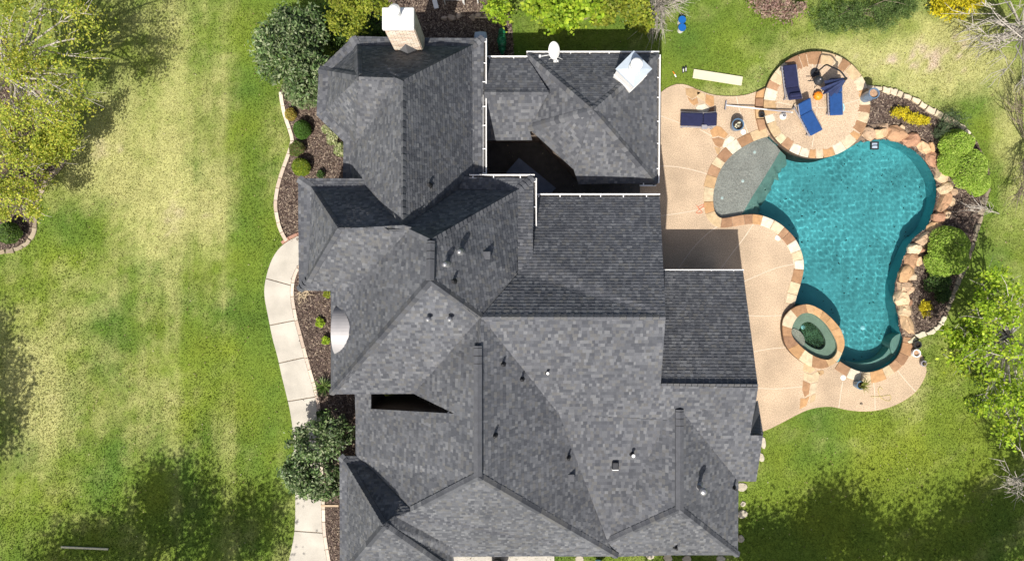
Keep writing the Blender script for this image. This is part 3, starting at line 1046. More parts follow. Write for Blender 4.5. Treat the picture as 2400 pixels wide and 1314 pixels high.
# ------------------------------------------------------------------ the house: roof planes solved from ridge and eave heights
RV=dict(
a1=(826,88,3.2,60),a2=(1133,88,3.4,60),a1f=(838,108,3.34,60),a2f=(1106,108,3.54,60),
aw1=(748,163,3.2,30),aw2=(742,270,3.2,30),aw3=(805,332,3.2,30),aw4=(805,418,3.2,30),
ap=(841,180,6.5,0.5),aq=(926,183,6.7,0.3),av=(833,338,4.1,.3),
r1n=(945,190,7.3,30),r1s=(945,532,7.3,30),ae=(1133,418,3.9,30),
b2=(851,418,4.4,60),b2f=(860,440,4.53,60),b1=(700,418,4.4,60),b1f=(732,440,4.53,60),bp=(793,533,7.25,30),b3=(700,680,4.4,9),b4=(775,680,4.4,9),
bv=(838,664,5.3,.3),bq=(963,538,7.5,0.5),
c1=(1088,416,4.4,60),c1f=(1072,445,4.56,60),c2=(1249,416,4.6,50),c2f=(1213,445,4.76,50),c3=(1249,600,5.2,2),
r2n=(1010,560,9.1,20),r2s=(1008,656,9.1,20),
e1=(1127,742,7.4,8),s2=(970,921,4.5,30),s1=(775,921,4.5,40),
d1=(833,921,2.9,30),d1b=(870,921,3.35,2),d1c=(870,957,3.35,2),d1d=(1066,968,5.5,1),
r3n=(1120,806,7.8,25),r3s=(1120,1115,7.8,25),d2=(833,1068,2.9,30),di=(858,1087,3,40),dj=(965,1195,4.6,1),
e2=(1560,742,7.4,30),e3=(1546,462,4,40),e4=(1253,462,4,40),
k1=(1310,970,5.1,6),k2=(1564,982,5.05,6),h1=(1592,955,5.4,10),g1=(1548,903,5.8,20),g2=(1776,905,5.8,30),k3=(1766,968,5.05,6),
v1=(1424,1268,2.9,10),
q1=(1758,1018,4.8,4),q2=(1788,1018,4.75,4),q3=(1772,1126,3.25,8),q4=(1730,1126,3.2,8),
f1=(1446,1303,2.9,20),f2=(1060,1302,2.9,20),f3=(1060,1281,3.2,.3),f4=(928,1209,5.4,0.5),
h2=(1592,1192,5.4,25),h3=(1730,1300,2.9,9),h4=(1446,1300,2.9,20),
i1=(797,1068,2.9,40),i2=(850,1068,2.9,40),i1f=(815,1087,3,40),ip=(900,1230,6.2,30),i5=(797,1345,2.9,9),i6=(1066,1345,2.9,6),
j1=(1237,127,2.7,30),j2=(1541,127,2.7,30),j3=(1538,430,2.6,30),j4=(1356,430,2.6,30),j4b=(1345,396,2.6,30),j5=(1240,300,2.7,30),jp=(1390,258,5.1,20),jm=(1437,378,3.2,.3),
kk1=(1135,138,2.8,9),kk2=(1237,138,2.8,9),kk3=(1135,328,2.4,9),kk4=(1247,327,2.4,9),kr1=(1135,216,3.9,3),kr2=(1286,216,3.9,2),
aef=(1108,417,4.15,12),aw1f=(772,168,3.36,20),aw2f=(763,258,3.36,20),aw3f=(822,322,3.36,10),aw4f=(822,418,3.36,10),
b3f=(721,657,4.56,15),bvf=(797,660,4.6,8),c3f=(1214,641,5.4,0.5),i5f=(812,1333,3.05,15),
gn1=(1545,635,2.8,9),gn2=(1741,635,2.8,9),
)
RF=dict(
A_nf='a1 a2 a2f a1f',A_n='a1f a2f r1n aq ap',A_nwf='a1 a1f aw1f aw1',A_nw='a1f ap aw1f',A_wf='aw1 aw1f aw2f aw2',A_w='aw1f ap aw2f',A_swf='aw2 aw2f aw3f aw3',A_sw='aw2f ap av aw3f',A_mf='aw3 aw3f aw4f aw4',A_ef='a2 ae aef a2f',A_s='ap aq av',
A_main='aq r1n r1s b2f b2 aw4f aw3f av',A_e='a2f aef c1 c1f r1s r1n',
B_nf='b1 b2 b2f b1f',B_n='b1f b2f r1s bp',B_wf='b1 b1f b3f b3',B_w='b1f bp b3f',B_sf='b3 b3f bvf b4',B_s='bp r1s bq bv bvf b3f',
C_nf='c1 c2 c2f c1f',C_n='r1s c1f c2f r2n bq',C_ef='c2f c2 c3 c3f',C_e='c2f c3f e1 r2s r2n',
M_w='bq r2n r2s s1 b4 bvf bv',S='r2s e1 s2 s1',
D_w='s2 e1 r3n r3s dj di d2 d1 d1b d1c d1d',D_e='e1 k1 v1 f1 r3s r3n',
E_n='e4 e3 e2 e1 c3f c3',E_s='e1 e2 g1 g2 k3 h1 k2 k1',E_l='k1 k2 v1',E_r='h1 k3 q1 q2 q3 q4',
F_s='r3s f1 f2 f3 f4 dj',
H_w='h1 k2 v1 h2',H_e='h1 q4 h3 h2',H_s='h2 v1 h4 h3',
I_nf='i1 i2 di i1f',I_n='i1f di dj f4 ip',I_wf='i1 i1f i5f i5',I_w='i1f ip i5f',I_s='ip i5f i5 i6',I_e='ip f4 f3 f2 i6',
J_n='j1 j2 jp',J_e='j2 j3 jp',J_s='jp j3 j4 j4b',J_sw='jp j4b j5',J_w='jp j5 j1',
K_n='kk1 kk2 kr2 kr1',K_s='kr1 kr2 j5 kk4 kk3',
G_n='gn1 gn2 g2 g1',
)
def solve():
    names=list(RV);idx={n:i for i,n in enumerate(names)};fn=list(RF)
    n=len(names);N=n+3*len(fn);rows=[];rhs=[]
    for nm in names:
        px,py,z,wt=RV[nm];r=np.zeros(N);r[idx[nm]]=wt;rows.append(r);rhs.append(wt*100/(CAM_H-z))
    for k,f in enumerate(fn):
        for nm in RF[f].split():
            px,py=RV[nm][:2];r=np.zeros(N);wt=30
            r[idx[nm]]=wt;r[n+3*k:n+3*k+3]=[-wt,-wt*(px-CX)/500,-wt*(py-CY)/500];rows.append(r);rhs.append(0)
    s=np.linalg.lstsq(np.array(rows),np.array(rhs),rcond=None)[0]
    z={nm:CAM_H-100/s[idx[nm]] for nm in names}
    pl={f:s[n+3*k:n+3*k+3] for k,f in enumerate(fn)}
    return z,pl
def plz(p,px,py): return CAM_H-100/(p[0]+p[1]*(px-CX)/500+p[2]*(py-CY)/500)
RZ, RP = solve()
house = thing('house', 'large house with steep dark grey hip and gable shingle roofs', 'house', (0, 0, 0))


def RW(nm, dz=0.0):
    p = W(*RV[nm][:2], RZ[nm])
    p[2] += dz
    return p


FACE = {}
dv, df = [], []
for f, ns in RF.items():
    ns = ns.split()
    px = np.array([RV[n][:2] for n in ns], dtype=float)
    if area2(np.c_[px[:, 0], -px[:, 1]]) < 0:
        ns, px = ns[::-1], px[::-1]
    pts, tris = tess(np.c_[px[:, 0], -px[:, 1]])
    P = np.array([RW(n) for n in ns])
    pp = np.array([W(*RV[n][:2], plz(RP[f], *RV[n][:2])) for n in ns])
    c = pp.mean(0)
    nrm = np.linalg.svd(pp - c)[2][2]
    nrm *= np.sign(nrm[2])
    FACE[f] = dict(names=ns, px=px, tris=tris, P=P, plane=pp, c=c, n=nrm)
    n = len(P)
    base = sum(len(v) for v in dv)
    dv += [P - [0, 0, .02], P - [0, 0, .16]]
    df += [tuple(base + i for i in t_) for t_ in tris] + [tuple(base + n + i for i in t_[::-1]) for t_ in tris]
    df += [(base + n + i, base + n + (i + 1) % n, base + (i + 1) % n, base + i) for i in range(n)]
roof = part('roof', (np.concatenate(dv), df), MT['roof_deck'], house)


def surf_z(f, px, py):
    """height of the (triangulated) roof face under photograph pixels"""
    F_ = FACE[f]
    best = np.full(np.shape(px), -1e9)
    wout = np.zeros(np.shape(px))
    for t_ in F_['tris']:
        (x1, y1), (x2, y2), (x3, y3) = F_['px'][list(t_)]
        w3 = 1 / (CAM_H - F_['P'][list(t_), 2])
        den = (y2 - y3) * (x1 - x3) + (x3 - x2) * (y1 - y3)
        if abs(den) < 1e-6:
            continue
        l1 = ((y2 - y3) * (px - x3) + (x3 - x2) * (py - y3)) / den
        l2 = ((y3 - y1) * (px - x3) + (x1 - x3) * (py - y3)) / den
        l3 = 1 - l1 - l2
        m = np.minimum(np.minimum(l1, l2), l3)
        ww = l1 * w3[0] + l2 * w3[1] + l3 * w3[2]
        k = m > best
        best = np.where(k, m, best)
        wout = np.where(k, ww, wout)
    return CAM_H - 1 / wout


def hit(px, py):
    """roof point and normal seen at a photograph pixel"""
    top = None
    for f, F_ in FACE.items():
        if inside(F_['px'], np.array([px]), np.array([py]))[0]:
            z = float(surf_z(f, np.array([px]), np.array([py]))[0])
            if top is None or z > top[0][2]:
                top = (W(px, py, z), F_['n'])
    return top


def clip_half(poly, axis, val, keep_ge):
    out = []
    n = len(poly)
    for i in range(n):
        a, b = poly[i], poly[(i + 1) % n]
        ia = (a[axis] >= val) if keep_ge else (a[axis] <= val)
        ib = (b[axis] >= val) if keep_ge else (b[axis] <= val)
        if ia:
            out.append(a)
        if ia != ib:
            t_ = (val - a[axis]) / (b[axis] - a[axis])
            out.append((a[0] + (b[0] - a[0]) * t_, a[1] + (b[1] - a[1]) * t_))
    return out


# shingles: every tab a small slab, thicker at its lower edge, laid in courses
EXPO = .145
SH_PAL = np.array([(.072, .076, .087), (.087, .091, .102), (.104, .108, .120), (.122, .126, .137), (.144, .148, .157), (.102, .103, .108), (.117, .117, .118)])
SH_P = np.array([.17, .22, .21, .15, .08, .09, .08])
tabs = []
for f, F_ in FACE.items():
    nrm = F_['n']
    u = np.cross([0, 0, 1.0], nrm)
    u /= np.linalg.norm(u)
    if max(abs(u[0]), abs(u[1])) > .78:            # courses follow the eave
        u = np.array([np.sign(u[0]), 0, 0]) if abs(u[0]) > abs(u[1]) else np.array([0, np.sign(u[1]), 0])
        u = u - nrm * (u @ nrm)
        u[2] = 0
        u /= np.linalg.norm(u)
    v = np.cross(nrm, u)
    uv = [((p - F_['c']) @ u, (p - F_['c']) @ v) for p in F_['plane']]
    vmin, vmax = min(p[1] for p in uv), max(p[1] for p in uv)
    ph = vmin
    quads = []
    while ph < vmax:
        st = clip_half(clip_half(uv, 1, ph, True), 1, ph + EXPO, False)
        if len(st) >= 3:
            lo, hi = min(p[0] for p in st), max(p[0] for p in st)
            x = lo - R.uniform(0, .3)
            tall = False
            while x < hi:
                w = R.uniform(.08, .15) if tall else R.uniform(.10, .22)
                tall = not tall
                pc = clip_half(clip_half(st, 0, x, True), 0, x + w, False)
                if len(pc) >= 3 and abs(area2(pc)) > 4e-4:
                    full = abs(abs(area2(pc)) - w * EXPO) < 1e-4
                    quads.append((pc, ph, tall, full, w))
                x += w
        ph += EXPO
    if not quads:
        continue
    allp = np.array([p for q in quads for p in q[0]])
    pw = F_['c'] + allp[:, :1] * u + allp[:, 1:] * v
    d = FPX / (CAM_H - pw[:, 2])
    ppx, ppy = CX + pw[:, 0] * d, CY - pw[:, 1] * d
    zz = surf_z(f, ppx, ppy)
    dd = (CAM_H - zz) / FPX
    sw = np.stack([(ppx - CX) * dd, (CY - ppy) * dd, zz], -1)
    i = 0
    for pc, v0, tall, full, w in quads:
        n = len(pc)
        base = sw[i:i + n]
        vv = allp[i:i + n, 1]
        i += n
        th = (.021 if tall else .012) + R.uniform(0, .004)
        h = .003 + th * np.clip(1 - (vv - v0) / EXPO, 0, 1)
        top = base + nrm * h[:, None]
        if area2(np.array(pc)) < 0:
            base, top = base[::-1], top[::-1]
        V = np.concatenate([top, base - nrm * .004])
        Fq = [tuple(range(n))] + [(k, n + k, n + (k + 1) % n, (k + 1) % n) for k in range(n)]
        col = SH_PAL[R.choice(7, p=SH_P)] * (.95 if tall else 1.04) * R.uniform(.93, 1.07) * (1 + .26 * (float(vnoise(base[0, 0] * 1.0 + nrm[0] * base[0, 2] * 2, base[0, 1] + nrm[1] * base[0, 2] * 2, 1.3, 3, 31)) - .5))
        tabs.append((V, Fq, col, full * w / (CAM_H - base[0, 2]) * abs(nrm @ np.array([0, 0, 1]))))
order = np.argsort([-t_[3] for t_ in tabs])
loose = set(order[:300].tolist())
V, F, C, n = [], [], [], 0
for i, (v_, f_, c_, s_) in enumerate(tabs):
    if i in loose:
        part('shingle', (v_, f_), MT['shingle'], roof, col=c_)
    else:
        V.append(v_)
        F += [tuple(a + n for a in q) for q in f_]
        C.append(np.tile(c_, (len(v_), 1)))
        n += len(v_)
o = part('roof_shingles', (np.concatenate(V), F), MT['shingle'], roof, col=np.concatenate(C))
o['kind'] = 'stuff'
print('tabs', len(tabs))


def adj(a, b):
    r = []
    for f, F_ in FACE.items():
        ns = F_['names']
        for i in range(len(ns)):
            if {ns[i], ns[(i + 1) % len(ns)]} == {a, b}:
                r.append(f)
    return r


def sides(a, b):
    """the two directions that run down the roof planes away from the edge a-b"""
    d = RW(b) - RW(a)
    d /= np.linalg.norm(d)
    fs = adj(a, b)
    out = []
    for f in fs[:2]:
        t_ = np.cross(FACE[f]['n'], d)
        if (FACE[f]['c'] - RW(a)) @ t_ < 0:
            t_ = -t_
        out.append(t_ / np.linalg.norm(t_))
    if len(out) == 1:
        t_ = out[0] * np.array([-1, -1, 1])
        out.append(t_)
    return d, out


caps = []
for a, b in ['r1s r1n', 'r1s bp', 'e1 e2', 'g1 g2', 'a1 a1f', 'a1f ap', 'aw1 aw1f', 'aw1f ap', 'a2 a2f', 'a2f r1n', 'ap aq', 'aq r1n', 'b1 b1f', 'b1f bp', 'b3 b3f', 'b3f bp', 'bq r2n', 'c2 c2f', 'c2f r2n',
             'e1 r2s', 's1 r2s', 'f1 r3s', 'dj r3s', 'j1 jp', 'j2 jp', 'j3 jp', 'j5 jp', 'kr1 kr2', 'i1 i1f', 'i1f ip', 'i5f ip', 'i6 ip', 'h3 h2', 'v1 h2']and \
        [s_.split() for s_ in ['r1s r1n', 'r1s bp', 'e1 e2', 'g1 g2', 'a1 a1f', 'a1f ap', 'aw1 aw1f', 'aw1f ap', 'a2 a2f', 'a2f r1n', 'ap aq', 'aq r1n', 'b1 b1f', 'b1f bp', 'b3 b3f', 'b3f bp', 'bq r2n', 'c2 c2f', 'c2f r2n',
                               'e1 r2s', 's1 r2s', 'f1 r3s', 'dj r3s', 'j1 jp', 'j2 jp', 'j3 jp', 'j5 jp', 'kr1 kr2', 'i1 i1f', 'i1f ip', 'i5f ip', 'i6 ip', 'h3 h2', 'v1 h2']]:
    if not adj(a, b):
        print('no edge', a, b)
        continue
    if (RZ[a] > RZ[b]) if abs(RZ[a] - RZ[b]) > .5 else (RV[a][1] > RV[b][1]):
        a, b = b, a
    d, (t1, t2) = sides(a, b)
    A, B = RW(a), RW(b)
    L = np.linalg.norm(B - A)
    e = L / max(1, round(L / .24))
    up = np.cross(t1, t2)
    up = np.array([0, 0, 1.0]) - d * d[2]
    up /= np.linalg.norm(up)
    hw, lift = (.12, .065) if abs(d[0]) > .97 else (.17, .095)
    rows = []
    for s_, h in ((.014, lift), (e * 1.0, lift * .42)):
        rows.append([d * s_ + t1 * hw + up * (h * .6), d * s_ + up * h, d * s_ + t2 * hw + up * (h * .6)])
    lowr = [p - up * .06 for p in rows[0]] + [p - up * .02 for p in rows[1]]
    V = np.array(rows[0] + rows[1] + lowr)
    F = [(0, 1, 4, 3), (1, 2, 5, 4), (6, 7, 1, 0), (7, 8, 2, 1), (0, 3, 9, 6), (2, 8, 11, 5)]
    for k in range(int(round(L / e))):
        caps.append((A + d * e * k, V, F, (a, b), 1 / (CAM_H - (A + d * e * k)[2])))
print('caps', len(caps))
order = np.argsort([-c_[4] for c_ in caps])
big = set(order[:300].tolist())
capmesh = {}
V, F, C, n = [], [], [], 0
for i, (p, v_, f_, key, s_) in enumerate(caps):
    col = SH_PAL[R.choice(7, p=SH_P)] * R.uniform(.84, 1.0)
    if i in big:
        kk = (key, int(R.integers(3)))
        if kk not in capmesh:
            capmesh[kk] = mesh('ridge_cap', v_, f_, MT['shingle'], col)
        o = bpy.data.objects.new('ridge_cap', capmesh[kk])
        COL.objects.link(o)
        o.parent = roof
        o.location = p
    else:
        V.append(v_ + p)
        F += [tuple(a + n for a in q) for q in f_]
        C.append(np.tile(col, (len(v_), 1)))
        n += len(v_)
if V:
    o = part('ridge_caps', (np.concatenate(V), F), MT['shingle'], roof, col=np.concatenate(C))
    o['kind'] = 'stuff'

# ridge vents: flat raised strips
for a, b in (('r2n', 'r2s'), ('r3n', 'r3s'), ('h1', 'h2')):
    d, (t1, t2) = sides(a, b)
    A, B = RW(a), RW(b)
    t1h, t2h = t1 * np.array([1, 1, .35]), t2 * np.array([1, 1, .35])
    V, F = [], []
    for p in (A + d * .05, B - d * .02):
        V += [p + t1h * .21 + [0, 0, .03], p + t1h * .2 + [0, 0, .115], p + [0, 0, .15], p + t2h * .2 + [0, 0, .115], p + t2h * .21 + [0, 0, .03]]
    F = [(i, i + 1, i + 6, i + 5) for i in range(4)] + [(4, 3, 2, 1, 0), (5, 6, 7, 8, 9)]
    rv = part('ridge_vent', (V, F), MT['flashing'], house)
    for s_ in (.12, .40, .68):
        p = A + d * s_
        Vs = []
        for q in (p, p + d * .02):
            Vs += [q + t1h * .205 + [0, 0, .122], q + [0, 0, .158], q + t2h * .205 + [0, 0, .122]]
        part('vent_joint', (Vs, [(0, 1, 4, 3), (1, 2, 5, 4)]), MT['black'], rv)

# walls under the eaves, gables
for poly, top in zip(HOUSE_FOOT, (3.1, 4.3, 4.3, 3.0, 2.95, 2.25, 2.75, 2.8)):
    part('wall', prism(poly, -.1, top), MT['wall'], house)


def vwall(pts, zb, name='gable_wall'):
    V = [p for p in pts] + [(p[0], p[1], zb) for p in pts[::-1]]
    return part(name, (np.array(V), [tuple(range(len(V)))]), MT['black' if name == 'alcove_wall' else 'wall'], house)  # alcove walls are black instead of brick: the recess shade is put into their colour


vwall([RW('e3', -.05) + [-.12, .3 * -1, 0], RW('e2', -.05) + [-.12, 0, 0], RW('g1', -.05) + [-.12, 0, 0]], 2.6)
vwall([RW('gn2', -.05) + [-.3, -.4, 0], RW('g2', -.05) + [-.3, 0, 0], RW('q1', -.1) + [-.3, 0, 0]], 0)
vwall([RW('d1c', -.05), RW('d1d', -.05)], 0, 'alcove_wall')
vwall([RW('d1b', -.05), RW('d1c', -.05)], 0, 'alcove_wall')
# small lower gable at the east end
A, B, Cc, D = W(1776, 938, 3.25), W(1789, 1018, 3.85), RW('q1', -.04), W(1764, 940, 3.25)
part('side_gable', (np.array([A, D, Cc, B, A - [0, 0, .12], B - [0, 0, .12]]), [(0, 1, 2, 3), (0, 3, 5, 4)]), MT['roof_deck'], house)
e_ = []
for k in range(12):
    t0, t1 = k / 12, (k + 1) / 12
    p0, p1, p2, p3 = D + (Cc - D) * t0, A + (B - A) * t0, A + (B - A) * t1, D + (Cc - D) * t1
    up = np.array([0, .35, .93])
    e_.append((np.array([p0 + up * .03, p1 + up * .03, p2 + up * .008, p3 + up * .008, p0, p1]), [(0, 1, 2, 3), (4, 5, 1, 0)]))
part('side_shingles', merge(e_), MT['shingle'], house, col=np.array([.11, .112, .12]))['kind'] = 'stuff'


# gutters
def gutter(p, q, z, nx_, ny_, w=.155, h=.12, step=.95, z2=None):
    A, B = W(*p, z - .03), W(*q, (z if z2 is None else z2) - .03)
    N_ = np.array([nx_, ny_, 0.0])
    d = (B - A) / np.linalg.norm(B - A)
    prof = [(0, .0), (0, -h), (w, -h), (w, .015), (w - .045, .015), (w - .045, -h + .03), (.015, -h + .03), (.015, 0)]
    V = []
    for pt_ in (A, B):
        V += [pt_ + N_ * a + np.array([0, 0, b]) for a, b in prof]
    n = len(prof)
    F = [(i, (i + 1) % n, n + (i + 1) % n, n + i) for i in range(n)] + [tuple(range(n)), tuple(range(2 * n - 1, n - 1, -1))]
    g = part('gutter', (V, F), MT['gutter'], house)
    part('gutter_bottom', (np.array([A + N_ * .02 + [0, 0, -h + .035], A + N_ * (w - .05) + [0, 0, -h + .035], B + N_ * (w - .05) + [0, 0, -h + .035], B + N_ * .02 + [0, 0, -h + .035]]), [(0, 1, 2, 3)]), MT['gutter_in'], g)
    L = np.linalg.norm(B - A)
    s_ = .15
    while s_ < L:
        c = A + d * s_ + N_ * (w / 2 - .02) + np.array([0, 0, .012])
        part('bracket', box(c, (.04, w - .01, .02) if abs(d[0]) > .5 else (w - .01, .04, .02)), MT['gutter'], g)
        s_ += step * R.uniform(.85, 1.15)
    return g


gutter((1132, 90), (1132, 414), 3.4, 1, 0, z2=4.0)
gutter((1100, 417), (1253, 417), 4.45, 0, 1, z2=4.6)
gutter((1249, 417), (1249, 597), 4.65, 1, 0, z2=5.1)
gutter((1254, 462), (1547, 462), 4.0, 0, 1)
gutter((1140, 139), (1236, 139), 2.8, 0, 1)
gutter((1234, 128), (1545, 128), 2.7, 0, 1)
gutter((1238, 132), (1238, 166), 2.7, -1, 0, .16)
gutter((1540, 128), (1537, 428), 2.65, 1, 0)
gutter((1500, 427), (1538, 427), 2.6, 0, -1)
gutter((1552, 636), (1743, 636), 2.8, 0, 1, .1)

# brick chimney at the north eave
ch = part('chimney', box((-4.27, 9.875, 4.3), (1.10, .72, 4.4)), MT['wall'], house)
bl = []
bc_ = []
BR = np.array([(.74, .63, .50), (.70, .58, .46), (.78, .70, .60), (.64, .48, .38), (.76, .68, .56)])
for zrow in range(34):
    z = 2.5 + zrow * .118
    o_ = (zrow % 2) * .13
    x = -4.83 + o_ - .13
    while x < -3.71:
        a, b = max(x, -4.83), min(x + .25, -3.71)
        if b - a > .04:
            bl.append(box(((a + b) / 2, 9.495, z), (b - a - .012, .03, .105)))
            bc_.append(BR[R.integers(5)] * R.uniform(.85, 1.1))
        x += .26
    y = 9.5 - o_
    while y < 10.24:
        a, b = max(y, 9.51), min(y + .25, 10.235)
        if b - a > .04:
            bl.append(box((-3.70, (a + b) / 2, z), (.03, b - a - .012, .105)))
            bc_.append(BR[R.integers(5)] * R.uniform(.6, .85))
            bl.append(box((-4.84, (a + b) / 2, z), (.03, b - a - .012, .105)))
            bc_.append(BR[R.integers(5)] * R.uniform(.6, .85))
        y += .26
o = part('chimney_bricks', merge(bl), MT['chim_brick'], ch, col=np.repeat(np.array(bc_), 8, 0))
o['kind'] = 'stuff'
part('chimney_cap', bevel_box((-4.3, 9.875, 6.58), (1.20, .84, .14), .03), MT['white'], ch)
part('flue', lathe([(.19, 0), (.19, .42), (.22, .44), (.22, .50), (.12, .58), (.01, .6)], 18, (-4.36, 10.02, 6.64)), MT['white'], ch)
cl, cr, cb = hit(926, 115)[0], hit(992, 115)[0], hit(957, 128)[0]
ct = np.array([(cl[0] + cr[0]) / 2, 9.48, cb[2] + .42])
part('cricket', (np.array([cl + [0, 0, .03], cr + [0, 0, .03], cb + [0, 0, .04], ct, cl - [0, 0, .3], cr - [0, 0, .3]]), [(0, 2, 3), (2, 1, 3), (4, 0, 3), (1, 5, 3)]), MT['shingle'], ch, col=np.array([.13, .132, .14]))

# white diamond chimney on the pavilion
c2 = np.array([4.88, 8.46])
ch2 = part('chimney', box((*c2, 3.85), (.94, .94, 2.1), math.pi / 4), MT['white'], house)
part('trim_band', bevel_box((*c2, 4.1), (.99, .99, .1), .02, math.pi / 4), MT['white'], ch2)
V, F = box((*c2, 4.93), (1.04, 1.04, .06), math.pi / 4)
part('chimney_cap', (V, F), MT['cap_metal'], ch2)
q = .50
pv = rotz(np.array([(-q, -q, 4.962), (q, -q, 4.962), (q, q, 4.962), (-q, q, 4.962), (0, 0, 5.06)]), math.pi / 4) + np.array([*c2, 0])
part('cap_pan', (pv, [(0, 1, 4), (1, 2, 4), (2, 3, 4), (3, 0, 4)]), MT['cap_metal'], ch2)
part('flue', lathe([(.24, 0), (.24, .16), (.22, .2), (.19, .22), (.19, .42), (.235, .44), (.235, .62), (.18, .66), (.01, .68)], 24, (*c2, 5.03)), MT['white'], ch2, smooth=False)

# metal barrel canopy breaking the front eave
yc, xe = W(775, 775, 4.7)[1], RW('s1')[0]
V, F = [], []
tt_ = np.linspace(0, math.pi, 25)
for i, t_ in enumerate(tt_):
    z = 4.15 + 1.05 * math.sin(t_)
    y = yc + 1.02 * math.cos(t_)
    xs_ = xe + max(0.0, (z - 4.50)) / 1.15 + .12
    V += [(xe + .16, y, z), (xs_ + .2, y, z + .0), (xe + .16, y, z - .06)]
    if i:
        a, b = (i - 1) * 3, i * 3
        F += [(a, a + 1, b + 1, b), (a + 2, a, b, b + 2)]
cano = part('entry_canopy', (V, F), MT['canopy_metal'], house, smooth=False)
part('seam', box((xe + .62, yc, 5.175), (.92, .025, .025)), MT['dark'], cano)


# vents standing on the roof
def vent(px, py, kind='pipe', h=.35, r=.05):
    p, n_ = hit(px, py)
    if kind == 'pipe':
        o = part('vent_pipe', lathe([(r * 2.6, -.06), (r * 1.6, .05), (r, .08), (r, h), (r * .6, h + .005), (.005, h)], 10, p), MT['black'], house)
    elif kind == 'white_pipe':
        o = part('vent_pipe', lathe([(r * 2.6, -.06), (r * 1.6, .05), (r, .08), (r, h)], 10, p), MT['black'], house)
        part('vent_cap', lathe([(r * 1.3, h), (r * 1.3, h + .05), (.01, h + .06)], 10, p), MT['white'], o)
    elif kind == 'cap':
        o = part('flue_vent', lathe([(r * 1.8, -.1), (r * 1.1, .05), (r * .75, .08), (r * .75, h - .1)], 16, p), MT['bright'], house)
        part('vent_cap', lathe([(r * .8, h - .16), (r * 1.25, h - .12), (r * 1.3, h - .03), (r * .8, h + .05), (.01, h + .08)], 16, p), MT['bright'], o)
    elif kind == 'box':
        o = part('box_vent', bevel_box(p + [0, 0, -.02], (.24, .24, .24), .04), MT['dark'], house)
        part('vent_hood', bevel_box(p + [0, .02, .11], (.28, .30, .05), .02), MT['flashing'], o)
    return o


vent(1046, 619, 'cap', .52, .085)
vent(1079, 590, 'cap', .46, .085)
vent(1141, 599, 'box')
vent(1063, 659, 'pipe', .35)
vent(1006, 746, 'cap', .42, .08)
vent(1056, 746, 'cap', .42, .08)
for p in [(1006, 434, .32), (1178, 853, .34), (1222, 888, .36), (1159, 1019, .38), (1331, 1071, .36), (1719, 1141, .36), (1583, 1280, .3)]:
    vent(p[0], p[1], 'pipe', p[2])
vent(1283, 872, 'white_pipe', .22, .045)
vent(1481, 1062, 'white_pipe', .34, .055)
vent(1338, 1118, 'box')
p, _ = hit(1441, 1088)
o = part('box_vent', bevel_box(p + [0, 0, .08], (.26, .3, .26), .03), MT['dark'], house)
for k in range(3):
    part('louvre', box(p + [0, -.17, .02 + .07 * k], (.25, .03, .045)), MT['white'], o)
vent(1637, 1138, 'cap', .8, .12)
# stones of the courtyard, drive and things under the eaves
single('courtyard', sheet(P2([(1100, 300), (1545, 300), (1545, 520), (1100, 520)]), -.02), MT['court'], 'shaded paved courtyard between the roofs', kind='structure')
single('driveway', sheet(P2([(1020, 1240), (1299, 1240), (1299, 1480), (1020, 1480)]), -.03), MT['concrete'], 'strip of concrete driveway below the garage eave', kind='structure')

# ------------------------------------------------------------------ satellite dish, things beside the house
p, _ = hit(1303, 146)
dish = thing('satellite_dish', 'white satellite dish on the pavilion roof above the gutter', 'satellite dish', tuple(p))
nd = np.array([-.80, -.24, .46])
nd /= np.linalg.norm(nd)
ud = np.cross(nd, [0, 0, 1.0])
ud /= np.linalg.norm(ud)
vd = np.cross(ud, nd)
dc = W(1300, 118, 3.75)
V, F = [], []
for i in range(7):
    r = .39 * i / 6
    for k in range(28):
        t_ = 2 * math.pi * k / 28
        V.append(dc + ud * r * .92 * math.cos(t_) + vd * r * math.sin(t_) + nd * (.30 * r * r))
for i in range(6):
    for k in range(28):
        a, b = i * 28 + k, i * 28 + (k + 1) % 28
        F.append((a, b, b + 28, a + 28))
nv = len(V)
V += [q - nd * .02 for q in V[-28:]] + [dc - nd * .03]
F += [(nv - 28 + k, nv - 28 + (k + 1) % 28, nv + (k + 1) % 28, nv + k) for k in range(28)] + [(nv + k, nv + (k + 1) % 28, nv + 28) for k in range(28)]
part('reflector', (V, F), MT['white'], dish)
part('mast', tube([p, p + [0, 0, .35], dc - nd * .03], .028, 8), MT['white'], dish)
part('feed_arm', merge([tube([dc - vd * .46, dc - vd * .5 + nd * .42], .018), box(dc - vd * .48 + nd * .46, (.09, .09, .1))]), MT['white'], dish)
for sx in (-.28, .26):
    q, _ = hit(1303 + sx * 60, 139)
    part('strut', tube([q, p + (dc - p) * .55], .012, 5), MT['white'], dish)
part('foot', box(p, (.2, .2, .05)), MT['white'], dish)

t = thing('storage_tank', 'pale blue rounded metal tank half hidden under the roof corner', 'tank', (*W(1128, 105)[:2], 0))
rr = smooth_line(P2([(1112, 80), (1118, 74), (1136, 74), (1141, 82), (1142, 128), (1138, 136), (1116, 136), (1112, 128)], 1.0), .06, True)
part('body', prism(rr, 0, 1.0, .05), MT['tank'], t)
part('lid', prism(np.mean(rr, 0) + (rr - np.mean(rr, 0)) * .82, .98, 1.03, .03), MT['tank'], t)

